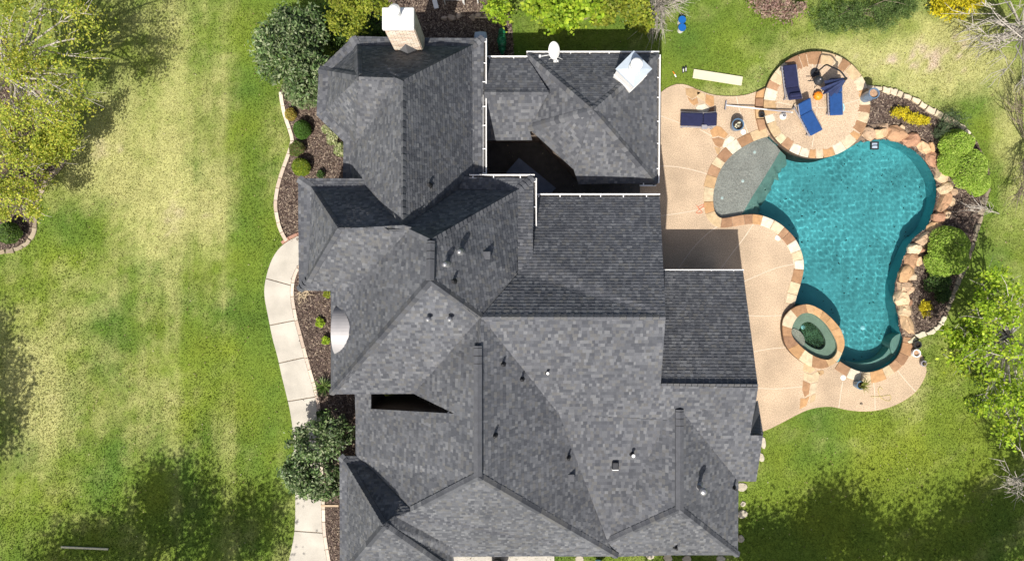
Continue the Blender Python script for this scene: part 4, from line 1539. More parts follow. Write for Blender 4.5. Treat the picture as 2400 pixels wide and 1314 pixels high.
t = thing('tarp_bundle', 'narrow green shiny tarp wrapped bundle lying in the shaded side yard', 'tarp', (*W(1177, 102)[:2], 0))
V, F = [], []
rg = np.random.default_rng(5)
for i in range(15):
    s_ = i / 14
    y = W(1177, 73)[1] * (1 - s_) + W(1177, 133)[1] * s_
    wdt = .19 * (math.sin(math.pi * min(1, .12 + s_ * .9)) ** .5) + .01
    for k in range(14):
        a = 2 * math.pi * k / 14
        j = 1 + rg.normal() * .10
        V.append((W(1177, 0)[0] + wdt * math.cos(a) * j, y + rg.normal() * .01, .26 + .27 * math.sin(a) * j * min(1, wdt * 6)))
    if i:
        for k in range(14):
            a, b = (i - 1) * 14 + k, (i - 1) * 14 + (k + 1) % 14
            F.append((a, b, b + 14, a + 14))
F += [tuple(range(14)), tuple(range(14 * 14, 15 * 14))]
part('cover', (V, F), MT['tarp'], t)
part('tie', merge([tube([(W(1177, 0)[0] + .21 * math.cos(a), W(0, py)[1], .26 + .29 * math.sin(a)) for a in np.linspace(0, 2 * math.pi, 13)], .012, 5) for py in (88, 116)]), MT['black'], t)

t = thing('patio_table', 'dark slate table top set at an angle in the courtyard', 'table', (*W(1245, 412, .75)[:2], 0))
tp = P2([(1216, 369), (1303, 440), (1272, 478), (1186, 404)], .75)
part('tabletop', prism(tp, .70, .75, .01), MT['table'], t)
for q in tp:
    c = np.mean(tp, 0)
    q = np.array(q) * .9 + c * .1
    part('leg', box((*q, .34), (.06, .06, .72), .7), MT['dark'], t)

t = thing('plant_tub', 'black round tub standing on the driveway under the garage eave', 'tub', W(1165, 1320))
part('body', lathe([(.3, 0), (.36, .5), (.40, .5), (.40, .56), (.34, .56), (.30, .4), (.01, .4)], 24, W(1166, 1322)), MT['grill_black'], t)
part('soil', lathe([(.31, .42), (.01, .44)], 16, W(1166, 1322), False), MT['soil'], t)
t = thing('garden_bowl', 'pale blue bowl standing in the grass below the garage corner', 'bowl', W(1402, 1316))
part('basin', lathe([(.08, 0), (.10, .3), (.24, .4), (.26, .46), (.22, .44), (.01, .38)], 20, W(1402, 1317)), MT['cyan'], t)
part('foot', lathe([(.16, 0), (.1, .06), (.01, .07)], 16, W(1402, 1317)), MT['cyan'], t)

# stepping stones east and south of the house
STEP_LAB = ['long pale stepping stone nearest the deck corner at the house', 'pale squarish stepping stone just below the long one by the house', 'dull stepping stone in the inner corner below the low eave', 'brownish stepping stone half way down the east wall of the house',
            'small pale stepping stone near the lower end of the east wall', 'cream stepping stone in the grass right of the driveway', 'grey stepping stone below the middle of the south eave', 'narrow stepping stone right of the grey one under the south eave',
            'stepping stone under the south eave below the small vent pipe', 'flat stepping stone at the east end of the south eave', 'tiny half hidden stone between two stepping stones of the east wall']
for px, py, a, b, rot, zz in [(1789, 1036, .13, .30, .15, 0), (1785, 1071, .15, .22, .3, 0), (1740, 1140, .26, .22, 0, 0), (1741, 1204, .24, .2, .2, 0), (1737, 1262, .17, .18, 0, 0), (1358, 1310, .2, .2, 0, 0),
                              (1524, 1302, .22, .16, 0, 0), (1566, 1306, .2, .22, .4, 0), (1610, 1310, .22, .2, .1, 0), (1690, 1308, .22, .14, 0, 0), (1742, 1180, .15, .12, .4, 0)]:
    c = W(px, py)
    th_ = np.linspace(0, 2 * math.pi, 10)[:-1]
    poly = np.stack([a * np.cos(th_) * R.uniform(.85, 1.1, 9), b * np.sin(th_) * R.uniform(.85, 1.1, 9)], -1)
    poly = rotz(np.c_[poly, np.zeros(9)], rot)[:, :2] + c[:2]
    single('stepping_stone', prism(poly, -.1, -.005, .025), MT['stone'], STEP_LAB.pop(0), 'stepping stone', 'stepping stones along the house', loc=(c[0], c[1], -.05), col=np.array([.52, .46, .36]) * R.uniform(.75, 1.1))

# rough stones in the shaded soil bed
ROCK_LAB = ['grey stone at the chimney end of the stone row in the soil bed', 'second stone of the row from the chimney, the widest', 'third stone of the row from the chimney, before the gap', 'first stone after the gap in the row, above the timber strip',
            'stone touching the first one above the timber strip', 'middle stone above the timber strip in the soil bed', 'tan stone right of the middle one above the timber strip', 'last stone of the row, by the end of the timber strip', 'flat slab stone under the lime sapling']
for i, (px, py, s_) in enumerate([(1042, 44, .14), (1059, 41, .19), (1076, 38, .16), (1108, 40, .16), (1120, 38, .15), (1140, 36, .13), (1150, 36, .13), (1161, 36, .12), (1162, 18, .2)]):
    c = W(px, py)
    single('stone', rock((c[0], c[1], .03), s_ * 1.2, s_ * .8, s_, R.uniform(0, 3), 900 + i), MT['stone'], ROCK_LAB.pop(0), 'stone', 'stones edging the dark soil bed', loc=c, col=np.array([.40, .31, .24]) * R.uniform(.8, 1.1))
c = W(1118, 42)
single('timber_edge', box((*W(1136, 42)[:2], .0), (1.45, .05, .12), -.03), MT['wood'], 'thin timber edging strip below the stones in the soil bed', 'edging', loc=c)


def bench(cx, cy, w, label):
    c = W(cx, cy)
    t = thing('garden_bench', label, 'bench', (c[0], c[1], 0))
    for k in range(4):
        part('seat_slat', bevel_box((c[0], c[1] + .06 + .10 * k, .44), (w, .07, .03), .01), MT['white'], t)
    for sx in (-1, 1):
        part('armrest', bevel_box((c[0] + sx * w / 2, c[1] + .2, .64), (.07, .5, .04), .01), MT['white'], t)
        for sy in (0, .38):
            part('leg', box((c[0] + sx * (w / 2 - .03), c[1] + sy, .32), (.05, .05, .62)), MT['white'], t)
    for k in range(5):
        part('back_slat', box((c[0] - w / 2 + .1 + k * (w - .2) / 4, c[1] + .46, .68), (.05, .03, .46)), MT['white'], t)
    part('top_rail', bevel_box((c[0], c[1] + .46, .92), (w, .05, .06), .01), MT['white'], t)


bench(1066, 10, .95, 'white slatted garden bench in the soil bed beside the leaning board')
bench(1103, 7, .75, 'white slatted garden bench nearer the yellow green sapling')
c = W(1021, 11)
single('board', bevel_box((c[0], c[1], .06), (.22, .42, .06), .01, .25), MT['white'], 'weathered white board lying in the soil bed by the chimney', 'board', loc=c)
c = W(198, 1283)
single('wooden_stick', bevel_box((c[0], c[1], -.01), (2.22, .09, .05), .01, -.045), MT['plank'], 'long pale wooden stake lying on the shaded lawn', 'stake', loc=c)
c = W(1682, 181)
t = single('plank', bevel_box((c[0], c[1], 0), (2.32, .42, .07), .012, -.155), MT['plank'], 'wide cream board lying on the grass above the deck', 'board', loc=c)

for (px, py, lab) in [(1599, 46, 'white bucket with blue lid, the upper of the two on the grass'), (1599, 64, 'white bucket with blue lid, the lower of the two on the grass')]:
    top = W(px, py, .37)
    c = np.array([top[0], top[1], 0])
    t = thing('bucket', lab, 'bucket', tuple(c))
    part('body', lathe([(.14, -.05), (.165, .34)], 20, c), MT['white'], t)
    part('lid', lathe([(.172, .33), (.178, .35), (.178, .37), (.15, .372), (.14, .36), (.01, .36)], 22, c), MT['bucket_blue'], t)
    part('handle', tube([(c[0] + .18 * math.cos(a), c[1] + .05 + .18 * math.sin(a) * .4, .3 - .1 * math.sin(a)) for a in np.linspace(0, math.pi, 9)], .006, 5), MT['frame'], t)
c = W(1604, 163)
t = thing('shoes', 'pair of dark shoes left on the grass beside the cream board', 'shoes', (c[0], c[1], 0))
for s_ in (-1, 1):
    q = c + np.array([.06 * s_, .02 * s_, 0])
    sh = smooth_line(np.array([(q[0] - .04, q[1] - .12), (q[0] + .04, q[1] - .12), (q[0] + .035, q[1]), (q[0] + .05, q[1] + .1), (q[0], q[1] + .15), (q[0] - .05, q[1] + .1), (q[0] - .035, q[1])]), .03, True)
    so_ = part('shoe', prism(sh, -.04, .06, .02), MT['grill_black'], t)
    part('lining', prism(np.mean(sh, 0) + (sh - np.mean(sh, 0)) * .5 + [0, -.03], .05, .068), MT['white'], so_)
c = W(1580, 172)
t = thing('hand_tool', 'small yellow handled tool lying on the grass near the shoes', 'tool', (c[0], c[1], 0))
part('handle', tube([c + [-.06, .1, .0], c + [.03, -.04, .01]], .018), MT['orange'], t)
part('blade', bevel_box(c + [.06, -.1, 0], (.06, .14, .02), .008, .5), MT['white'], t)

# ------------------------------------------------------------------ sun loungers
def lounger(label, px, py, rz, cush, z0, tilt=35, pillow=False, towel=False, group='sun loungers round the pool', w=.60):
    """built along +Y with the head at +Y, then turned"""
    c = W(px, py, z0)
    t = thing('sun_lounger', label, 'sun lounger', (0, 0, 0), group)
    hinge, foot = .20, -.84
    bl = .62
    ti = math.radians(tilt)
    hx = lambda s_, h=0: (0, hinge + s_ * math.cos(ti) - h * math.sin(ti), .34 + s_ * math.sin(ti) + h * math.cos(ti))
    for sx in (-1, 1):
        part('side_rail', bevel_box((sx * (w / 2 + .035), (foot + hinge + .5) / 2, .27), (.045, hinge + .5 - foot, .06), .012), MT['frame'], t)
        for y in (foot + .12, hinge + .45):
            part('leg', box((sx * (w / 2 + .035), y, .12), (.045, .06, .27)), MT['frame'], t)
        part('back_rail', tube([(sx * (w / 2 + .02), hx(0)[1], hx(0)[2] - .03), (sx * (w / 2 + .02), hx(bl)[1], hx(bl)[2] - .03)], .022, 6), MT['frame'], t)
    for k in range(7):
        y = foot + .08 + k * (hinge - foot - .1) / 6
        part('slat', box((0, y, .285), (w + .04, .06, .018)), MT['frame'], t)
    V, F = bevel_box((0, 0, 0), (w, hinge - foot + .0, .085), .03)
    part('seat_cushion', (V + [0, (hinge + foot) / 2, .345], F), cush, t)
    V, F = bevel_box((0, 0, 0), (w, bl, .085), .03)
    ca, sa = math.cos(ti), math.sin(ti)
    V = V + [0, bl / 2 + .015, .0]
    V = np.stack([V[:, 0], hinge + V[:, 1] * ca - V[:, 2] * sa, .345 + V[:, 1] * sa + V[:, 2] * ca], -1)
    bcsh = part('back_cushion', (V, F), cush, t)
    for k in (1, 2, 3):
        part('piping', box((0, foot + (hinge - foot) * k / 4, .3885), (w * .96, .012, .006)), cush, t)
    if pillow:
        V, F = bevel_box((0, 0, 0), (w * .86, .2, .12), .05)
        V = np.stack([V[:, 0], hinge + (V[:, 1] + bl - .16) * ca - (V[:, 2] + .09) * sa, .345 + (V[:, 1] + bl - .16) * sa + (V[:, 2] + .09) * ca], -1)
        part('pillow', (V, F), cush, t)
    if towel:
        V, F = bevel_box((0, 0, 0), (.2, .26, .04), .012)
        part('armrest', (V + [w / 2 + .05, hinge + .05, .46], F), MT['frame'], t)
    part('support', tube([(-w / 2, hinge + .5, .27), (0, hinge + .5, .3), (w / 2, hinge + .5, .27)], .018, 5), MT['frame'], t)
    t.location = (c[0], c[1], z0)
    t.rotation_euler = (0, 0, rz)
    return t


R_ = math.radians
lounger('navy sun lounger lying east to west on the lower deck near the pavilion', 1633, 284, R_(-92), MT['navy'], 0, 30, towel=True)
lounger('navy sun lounger with a rolled pillow on the round patio', 1849, 199, R_(187), MT['navy'], PATIO_Z, 20, pillow=True)
lounger('bright blue sun lounger set diagonally with its back raised near the pool steps', 1887, 277, R_(28), MT['blue'], PATIO_Z, 38)
lounger('bright blue sun lounger half under the folded parasol', 1951, 231, R_(2), MT['blue'], PATIO_Z, 8, w=.58)

# ------------------------------------------------------------------ folded cantilever parasol
ap = W(1981, 185, 2.0)
b0 = W(1936, 153, 1.5)
b0[2] = PATIO_Z
t = thing('parasol', 'folded navy cantilever parasol hanging over the blue lounger', 'parasol', tuple(b0))
mast = smooth_line(np.array([b0, b0 + [0, 0, .6], b0 + [0, .02, 1.2], b0 + (ap - b0) * [.22, .30, .86] + [0, .08, 0], b0 + (ap - b0) * [.6, .65, 1.0] + [0, .06, .08], ap + [-.01, .02, .08]]), .1)
part('mast', tube(mast, .035, 8), MT['dark'], t)
part('base', lathe([(.22, 0), (.22, .05), (.2, .07), (.06, .08), (.05, .2), (.01, .2)], 20, b0), MT['dark'], t)
part('hub', lathe([(.03, .16), (.06, .1), (.07, 0), (.05, -.1), (.01, -.1)], 12, ap), MT['dark'], t)
V, F = [], []
NP = 32
for i in range(9):
    s_ = i / 8
    for k in range(NP):
        a = 2 * math.pi * k / NP
        fold = 1 + .42 * (1 if k % 4 == 0 else (-.55 if k % 4 == 2 else 0)) * s_
        r = (.05 + .25 * s_ ** .8) * fold
        z = -1.32 * s_ - .12 * math.sin(2.1 * a + .5) * s_
        V.append(ap + np.array([r * math.cos(a) - .10 * s_, r * math.sin(a) - .04 * s_, z]))
    if i:
        for k in range(NP):
            a, b = (i - 1) * NP + k, (i - 1) * NP + (k + 1) % NP
            F.append((a, a + NP, b + NP, b))
cn = part('canopy', (V, F), MT['umb'], t)
for k in range(0, NP, 4):
    part('rib', tube([V[k] + np.array([0, 0, .01]), V[8 * NP + k] + np.array([0, 0, .0])], .009, 5), MT['umb'], cn)

# kettle grill, orange stool, pots, pool gear
c = W(1917, 189, .75)
c[2] = PATIO_Z
t = thing('kettle_grill', 'small round black kettle grill with a side handle on the patio', 'grill', tuple(c))
part('bowl', lathe([(.05, .32), (.16, .36), (.22, .48), (.225, .52)], 22, c), MT['grill_black'], t)
part('lid', lathe([(.232, .51), (.21, .58), (.14, .66), (.05, .69), (.01, .69)], 22, c), MT['grill_black'], t)
part('lid_knob', lathe([(.03, .69), (.035, .73), (.01, .74)], 10, c), MT['frame'], t)
part('handle', tube([c + [-.22, -.01, .5], c + [-.48, -.01, .5]], .022, 6), MT['dark'], t)
for a in (0.6, 2.7, 4.8):
    part('leg', tube([c + [.14 * math.cos(a), .14 * math.sin(a), .4], c + [.22 * math.cos(a), .22 * math.sin(a), 0]], .014, 5), MT['dark'], t)
c = W(1921, 222, .35 + PATIO_Z)
c[2] = PATIO_Z
t = thing('garden_stool', 'bright orange ribbed round stool beside the kettle grill', 'stool', tuple(c))
V, F = [], []
for i in range(10):
    s_ = i / 9
    for k in range(40):
        a = 2 * math.pi * k / 40
        r = (.13 + .075 * math.sin(math.pi * s_)) * (1 + .07 * math.cos(10 * a)) * (1 if i < 9 else .6)
        V.append((c[0] + r * math.cos(a), c[1] + r * math.sin(a), c[2] + .36 * s_))
    if i:
        for k in range(40):
            a, b = (i - 1) * 40 + k, (i - 1) * 40 + (k + 1) % 40
            F.append((a, b, b + 40, a + 40))
F += [tuple(range(360, 400))]
part('body', (V, F), MT['orange'], t, smooth=True)
part('top_knob', lathe([(.08, .355), (.07, .385), (.01, .395)], 16, c), MT['orange'], t)


def pot(label, px, py, z0, h, r0, r1, m, soil='soil', content=None, group=None, name='planter', cat='planter'):
    top = W(px, py, z0 + h)
    c = np.array([top[0], top[1], z0])
    t = thing(name, label, cat, tuple(c), group)
    part('body', lathe([(r0, 0), (r0 + (r1 - r0) * .6, h * .5), (r1 - .02, h - .06), (r1, h - .05), (r1, h), (r1 - .045, h), (r1 - .05, h - .12), (.01, h - .12)], 26, c), m, t)
    part('soil', lathe([(r1 - .05, h - .11), (.01, h - .09)], 16, c, False), MT[soil], t)
    return t, c


t, c = pot('large dark blue planter with pale dry leaves beside the tanning ledge', 1730, 291, 0, .52, .22, .285, MT['blue_glaze'])
pp = []
rg = np.random.default_rng(8)
for k in range(16):
    q = c + [rg.normal() * .06, rg.normal() * .06, .44]
    pp.append(bevel_box(q, (rg.uniform(.04, .1), rg.uniform(.04, .08), .02), .005, rg.uniform(0, 3)))
part('dry_leaves', merge(pp), MT['plank'], t)
c = W(1742, 309)
t = thing('skimmer_lid', 'white round lid on the deck touching the dark blue planter', 'lid', (c[0], c[1], 0), None)
part('cover', lathe([(.125, -.01), (.125, .012), (.11, .018), (.01, .018)], 24, c), MT['white'], t)
part('finger_hole', lathe([(.02, .017), (.02, .0195), (.004, .0195)], 8, c + [.06, 0, 0]), MT['dark'], t)
for px, py, lab in ((1823, 557, 'white round skimmer lid in the deck beside the middle of the pool'), (1976, 884, 'white round skimmer lid in the deck south of the pool')):
    c = W(px, py)
    t = thing('skimmer_lid', lab, 'lid', (c[0], c[1], 0))
    part('cover', lathe([(.125, -.01), (.125, .010), (.11, .016), (.01, .016)], 24, c), MT['white'], t)
    part('finger_hole', lathe([(.02, .015), (.02, .0175), (.004, .0175)], 8, c + [.06, 0, 0]), MT['dark'], t)
pot('small dark glazed pot on the stone step', 1786, 268, .15, .22, .1, .14, MT['grill_black'])
c = W(1838, 270, .5)
c[2] = PATIO_Z
t = thing('chlorine_feeder', 'white round pool float with a dark grille standing on the patio', 'pool float', tuple(c))
part('body', lathe([(.15, 0), (.165, .06), (.13, .12), (.1, .16), (.095, .22), (.01, .22)], 22, c), MT['white'], t)
part('grille', lathe([(.075, .215), (.075, .235), (.06, .235), (.055, .225), (.01, .225)], 16, c), MT['dark'], t)
for k in range(4):
    part('grille_bar', box(c + [0, 0, .236], (.14, .014, .01), k * math.pi / 4), MT['frame'], t)
pot('tall blue glazed urn at the patio rim beside the mulch bed', 2049, 218, .15, 1.0, .23, .25, MT['blue_glaze'], 'terracotta_soil')
pot('dark pot at the end of the boulders, above the white pot', 2152, 807, 0, .3, .15, .175, MT['grill_black'])
pot('white pot on the deck corner between two darker pots', 2149, 827, 0, .26, .16, .19, MT['white'], 'terracotta_soil')
t, c = pot('small grey pot with a sprig on the deck edge below the white pot', 2166, 851, 0, .24, .1, .14, MT['frame'])
part('sprig', merge([tube([c + [0, 0, .2], c + [rg.normal() * .1, rg.normal() * .1, .4]], .008, 4) for _ in range(10)]), MT['straw'], t)
t, c = pot('dark glazed pot with a spiky plant on the deck south of the pool', 2018, 902, 0, .46, .17, .2, MT['blue_glaze'])
bl = []
for k in range(46):
    a = rg.uniform(-1.3, 1.3) if k < 32 else rg.uniform(0, 6.28)
    l_ = rg.uniform(.25, .62) if k < 32 else .2
    d = np.array([math.cos(a), math.sin(a), 0])
    sd = np.array([-d[1], d[0], 0]) * .014
    p0 = c + [0, 0, .42]
    p1, p2 = p0 + d * l_ * .5 + [0, 0, .22], p0 + d * l_ + [0, 0, .08]
    bl.append((np.array([p0 - sd, p0 + sd, p1 + sd, p1 - sd, p2]), [(0, 1, 2, 3), (3, 2, 4)]))
part('leaf_blades', merge(bl), MT['leaf'], t, col=np.array([.26, .28, .07]))

# pool pole with brush, floating robot, hoses
a, b = W(1702, 246, .06), W(1858, 263, PATIO_Z + .32)
t = thing('pool_brush', 'long white pool pole with a brush head lying across the step', 'pool brush', tuple(a))
part('pole', tube([a, b], .028, 8), MT['white'], t)
part('sleeve', tube([a + (b - a) * .62, a + (b - a) * .98], .034, 8), MT['frame'], t)
part('brush_head', box(a + [-.02, 0, 0], (.05, .42, .05), -.12), MT['frame'], t)
part('bristles', box(a + [-.05, 0, -.02], (.03, .40, .04), -.12), MT['dark'], t)
c = W(2049, 341, -.05)
t = thing('pool_cleaner', 'dark square robot cleaner floating at the north end of the pool', 'pool cleaner', tuple(c))
part('frame', merge([bevel_box(c + [s_ * .16, 0, .02], (.06, .38, .12), .02) for s_ in (-1, 1)] + [bevel_box(c + [0, s_ * .16, .02], (.3, .06, .12), .02) for s_ in (-1, 1)]), MT['grill_black'], t)
part('window', bevel_box(c + [0, 0, .03], (.26, .26, .06), .02), MT['tank'], t)
part('handle', tube([c + [-.12, -.02, .06], c + [-.1, -.02, .14], c + [.1, -.02, .14], c + [.12, -.02, .06]], .014, 6), MT['dark'], t)


def cord(name, label, pts, m, r=.012, z=.012, cat='cord'):
    c = W(*pts[0])
    l = smooth_line(np.array([W(*p) + [0, 0, z] for p in pts]), .08)
    return single(name, tube(l, r, 5), m, label, cat, loc=c)


cord('cord', 'tangled thin red cord on the deck by the tanning ledge', [(1632, 480), (1640, 490), (1650, 478), (1636, 486), (1646, 497), (1632, 498), (1648, 484), (1660, 492)], MT['red'])
cord('cord', 'thin straw coloured cord looped on the deck south of the pool', [(2040, 928), (2062, 928), (2086, 925), (2084, 938), (2066, 932), (2058, 915), (2062, 905), (2068, 912)], MT['straw'], .01)
cord('cord', 'thin curled wire on the patio beside the diagonal lounger', [(1872, 302), (1869, 296), (1875, 291), (1880, 298)], MT['straw'], .01, PATIO_Z + .012)
cc = W(1971, 252, PATIO_Z + .03)
t = thing('swim_ring', 'pale blue ring lying beside the foot of the blue lounger', 'pool toy', tuple(cc))
part('ring', tube([cc + [.14 * math.cos(a), .22 * math.sin(a), 0] for a in np.linspace(0, 2 * math.pi, 25)], .03, 8), MT['cyan'], t)
part('valve', lathe([(.015, .02), (.012, .05), (.002, .05)], 8, cc + [.14, 0, 0]), MT['white'], t)
c = W(2018, 945)
single('stray_shoe', prism(smooth_line(np.array([c[:2] + q for q in [(-.06, .0), (0, .05), (.07, -.01), (.05, -.05), (-.03, -.04)]]), .03, True), 0, .05, .015), MT['bark'], 'small brown object lying on the deck south of the pool', 'litter', loc=c)

# ------------------------------------------------------------------ vegetation
def leaf_mesh(c, size, pal, rg, up=.5, clump=None, asp=.55):
    n = len(c)
    nrm = rg.normal(size=(n, 3))
    nrm[:, 2] = np.abs(nrm[:, 2]) + up * 2.4
    nrm /= np.linalg.norm(nrm, axis=1, keepdims=True)
    u = np.cross(nrm, rg.normal(size=(n, 3)))
    u /= np.linalg.norm(u, axis=1, keepdims=True) + 1e-9
    v = np.cross(nrm, u)
    s = (size * rg.uniform(.6, 1.35, n))[:, None]
    V = np.stack([c - u * s, c - v * s * asp + u * s * .1, c + u * s, c + v * s * asp + u * s * .1], 1).reshape(-1, 3)
    pal = np.array(pal)
    col = pal[rg.integers(len(pal), size=n)] * rg.uniform(.72, 1.28, (n, 1))
    if clump is not None:
        col = col * clump[:, None]
    return (V, np.arange(4 * n).reshape(-1, 4)), np.repeat(col, 4, 0)


def crown_points(rg, c, rad, nclump, nleaf, cr=.28, shell=.55):
    c, rad = np.array(c), np.array(rad)
    d = rg.normal(size=(nclump, 3))
    d /= np.linalg.norm(d, axis=1, keepdims=True)
    r = rg.uniform(shell, 1.0, (nclump, 1)) ** .6
    cl = c + d * r * rad
    k = rg.integers(nclump, size=nleaf)
    wgt = rg.uniform(.55, 1.4, nclump)
    q = rg.normal(size=(nleaf, 3)) * (np.mean(rad) * cr) * wgt[k][:, None]
    return cl[k] + q, cl, rg.uniform(.75, 1.2, nclump)[k]


def tree(name, label, base, crowns, nclump, nleaf, size, pal, m='leaf', bark='bark', cat='tree', group=None, tr=.12, seed=1, cr=.28, shell=.55, limbs=10, twigs=0, up=.5, asp=.55, twig_r=.012):
    rg = np.random.default_rng(seed)
    base = np.array(base, dtype=float)
    t = thing(name, label, cat, tuple(base), group)
    P_, CL, K = [], [], []
    for c, rad in crowns:
        p, cl, k = crown_points(rg, c, rad, nclump, nleaf, cr, shell)
        P_.append(p)
        CL.append(cl)
        K.append(k)
    top = np.mean([c for c, _ in crowns], axis=0)
    fork = base + (top - base) * .45
    tb = [tube([base - [0, 0, .1], base + (fork - base) * .5 + rg.normal(size=3) * tr * .4, fork], [tr * 1.15, tr * .9, tr * .75], 8)]
    al = np.concatenate(CL)
    for q in al[rg.permutation(len(al))[:limbs]]:
        mid = fork + (q - fork) * .5 + rg.normal(size=3) * .12 * np.linalg.norm(q - fork)
        tb.append(tube([fork, fork + (mid - fork) * .5 + rg.normal(size=3) * .05, mid, (mid + q) / 2 + rg.normal(size=3) * .08, q], [tr * .55, tr * .42, tr * .3, tr * .2, tr * .06], 6))
        for _ in range(twigs):
            s_ = rg.uniform(.35, 1)
            o_ = mid + (q - mid) * s_
            e_ = o_ + (q - fork) / np.linalg.norm(q - fork) * rg.uniform(.3, .9) + rg.normal(size=3) * .28
            tb.append(tube([o_, (o_ + e_) / 2 + rg.normal(size=3) * .06, e_], [twig_r * 1.6, twig_r, twig_r * .4], 4))
    part('trunk', merge(tb), MT[bark], t)
    if nleaf:
        (V, F), col = leaf_mesh(np.concatenate(P_), size, pal, rg, up, np.concatenate(K), asp)
        part('crown', (V, F), MT[m], t, col=col)
    return t


def shrub(name, label, blobs, n, size, pal, m='leaf', cat='shrub', group=None, seed=1, depth=.3, lump=.22, up=.6, asp=.6):
    rg = np.random.default_rng(seed)
    c0 = blobs[0][0]
    t = thing(name, label, cat, (c0[0], c0[1], 0), group)
    P_, K = [], []
    for c, rad in blobs:
        d = rg.normal(size=(n, 3))
        d /= np.linalg.norm(d, axis=1, keepdims=True)
        d[:, 2] = np.abs(d[:, 2]) * 1.0 - .15
        ph = rg.uniform(0, 6.28, 6)
        fr = rg.normal(size=(6, 3)) * 3.2
        l_ = sum(np.sin(d @ fr[i] + ph[i]) for i in range(6)) / 6
        r = (1 + lump * l_) * (1 - depth * rg.random(n) ** 2)
        P_.append(np.array(c) + d * r[:, None] * np.array(rad))
        K.append(.95 + .22 * l_)
    (V, F), col = leaf_mesh(np.concatenate(P_), size, pal, rg, up, np.concatenate(K), asp)
    part('foliage', (V, F), MT[m], t, col=col)
    st = []
    for k in range(5):
        a = rg.uniform(0, 6.28)
        c, rad = blobs[k % len(blobs)]
        st.append(tube([(c[0] + .03 * math.cos(a), c[1] + .03 * math.sin(a), -.06), (c[0] + rad[0] * .3 * math.cos(a), c[1] + rad[1] * .3 * math.sin(a), c[2] * .8), (c[0] + rad[0] * .55 * math.cos(a), c[1] + rad[1] * .55 * math.sin(a), c[2] + rad[2] * .4)], [.03, .02, .008], 5))
    part('stem', merge(st), MT['bark'], t)
    return t


MAG = [(.08, .14, .04), (.11, .18, .055), (.17, .23, .09), (.23, .27, .14), (.05, .085, .028)]
YG = [(.30, .34, .035), (.23, .30, .03), (.37, .40, .05), (.17, .23, .025), (.33, .35, .05)]
LIME = [(.36, .50, .035), (.29, .44, .03), (.45, .55, .05), (.21, .33, .025)]
OLIVE = [(.42, .47, .06), (.32, .40, .045), (.52, .54, .10), (.25, .32, .04), (.54, .51, .07)]
YEL = [(.72, .60, .02), (.62, .52, .02), (.80, .70, .05), (.50, .46, .03)]
DKG = [(.05, .10, .02), (.07, .13, .028), (.035, .07, .015), (.09, .15, .04)]

# magnolias by the front of the house
tree('magnolia', 'dark glossy magnolia beside the bay roof at the top of the lawn', W(700, 150), [(W(668, 118, 2.4), (1.35, 1.5, 1.2)), (W(722, 172, 2.0), (1.1, 1.3, 1.0)), (W(700, 70, 2.0), (1.2, .9, 1.0))], 60, 4600, .088, MAG, 'gloss_leaf', seed=3, cr=.14, shell=.4, tr=.07, asp=.42, up=.3)
tree('magnolia', 'dark glossy magnolia overhanging the front walk', W(770, 1060), [(W(735, 1040, 1.9), (1.2, .95, .9)), (W(742, 1120, 1.8), (1.3, .85, .9)), (W(700, 1105, 1.6), (.8, .75, .8)), (W(785, 1010, 1.6), (.75, .8, .8))], 44, 3000, .082, MAG, 'gloss_leaf', seed=5, cr=.13, shell=.4, tr=.06, asp=.42, up=.3)
shrub('loose_shrub', 'grey green leafy shrub between the magnolia and the ball shrubs', [(W(712, 225, .5), (.75, .55, .8)), (W(690, 205, .4), (.5, .4, .6))], 1300, .075, [(.16, .2, .09), (.22, .25, .13), (.1, .15, .05), (.3, .32, .18)], seed=11, lump=.4, depth=.6)
shrub('gold_shrub', 'small golden orange shrub against the pale edging', [(W(682, 268, .2), (.24, .3, .35))], 700, .035, [(.42, .33, .06), (.36, .24, .05), (.3, .3, .06)], seed=12, lump=.3)
shrub('ball_shrub', 'round dark green clipped shrub, top of the three in the front bed', [(W(708, 303, .35), (.40, .43, .48))], 3600, .038, [(.07, .16, .02), (.10, .21, .03), (.05, .11, .015)], group='round shrubs in the front bed', seed=13, lump=.1, depth=.2)
shrub('ball_shrub', 'brown tinged round shrub, middle of the three in the front bed', [(W(695, 347, .28), (.38, .34, .36))], 2200, .038, [(.12, .19, .035), (.2, .2, .06), (.17, .13, .06), (.08, .14, .025)], group='round shrubs in the front bed', seed=14, lump=.28, depth=.5)
shrub('ball_shrub', 'round bright lime shrub, bottom of the three in the front bed', [(W(706, 391, .35), (.42, .42, .45))], 3400, .038, [(.20, .28, .02), (.28, .34, .03), (.14, .22, .02)], group='round shrubs in the front bed', seed=15, lump=.13, depth=.25)
shrub('variegated_plant', 'pale cream leaved plant tucked under the bay eave', [(W(779, 325, .2), (.26, .3, .25)), (W(795, 350, .2), (.25, .32, .25)), (W(766, 302, .18), (.2, .22, .2))], 380, .06, [(.55, .55, .33), (.42, .46, .22), (.2, .26, .08)], cat='plant', seed=16, lump=.4, depth=.6)
shrub('seedling', 'tiny dark green seedling in the mulch above the wing roof', [(W(752, 409, .15), (.17, .2, .22))], 260, .045, DKG, cat='plant', seed=17, lump=.4, depth=.6)
for i, (px, py, lab, pl) in enumerate([(768, 686, 'low yellow green plant at the roof corner of the lower front bed', YG), (790, 720, 'small yellow plant beside the metal canopy', YG), (749, 755, 'small lime plant in the lower bed west of the canopy', LIME), (764, 797, 'lime plant by the front edge of the metal canopy', LIME), (752, 970, 'leafy green plant beside the walk below the yucca', DKG)]):
    shrub('bed_plant', lab, [(W(px, py, .12), (.2, .22, .24))], 260, .04, pl, cat='plant', group='small plants in the lower front bed', seed=20 + i, lump=.4, depth=.6)
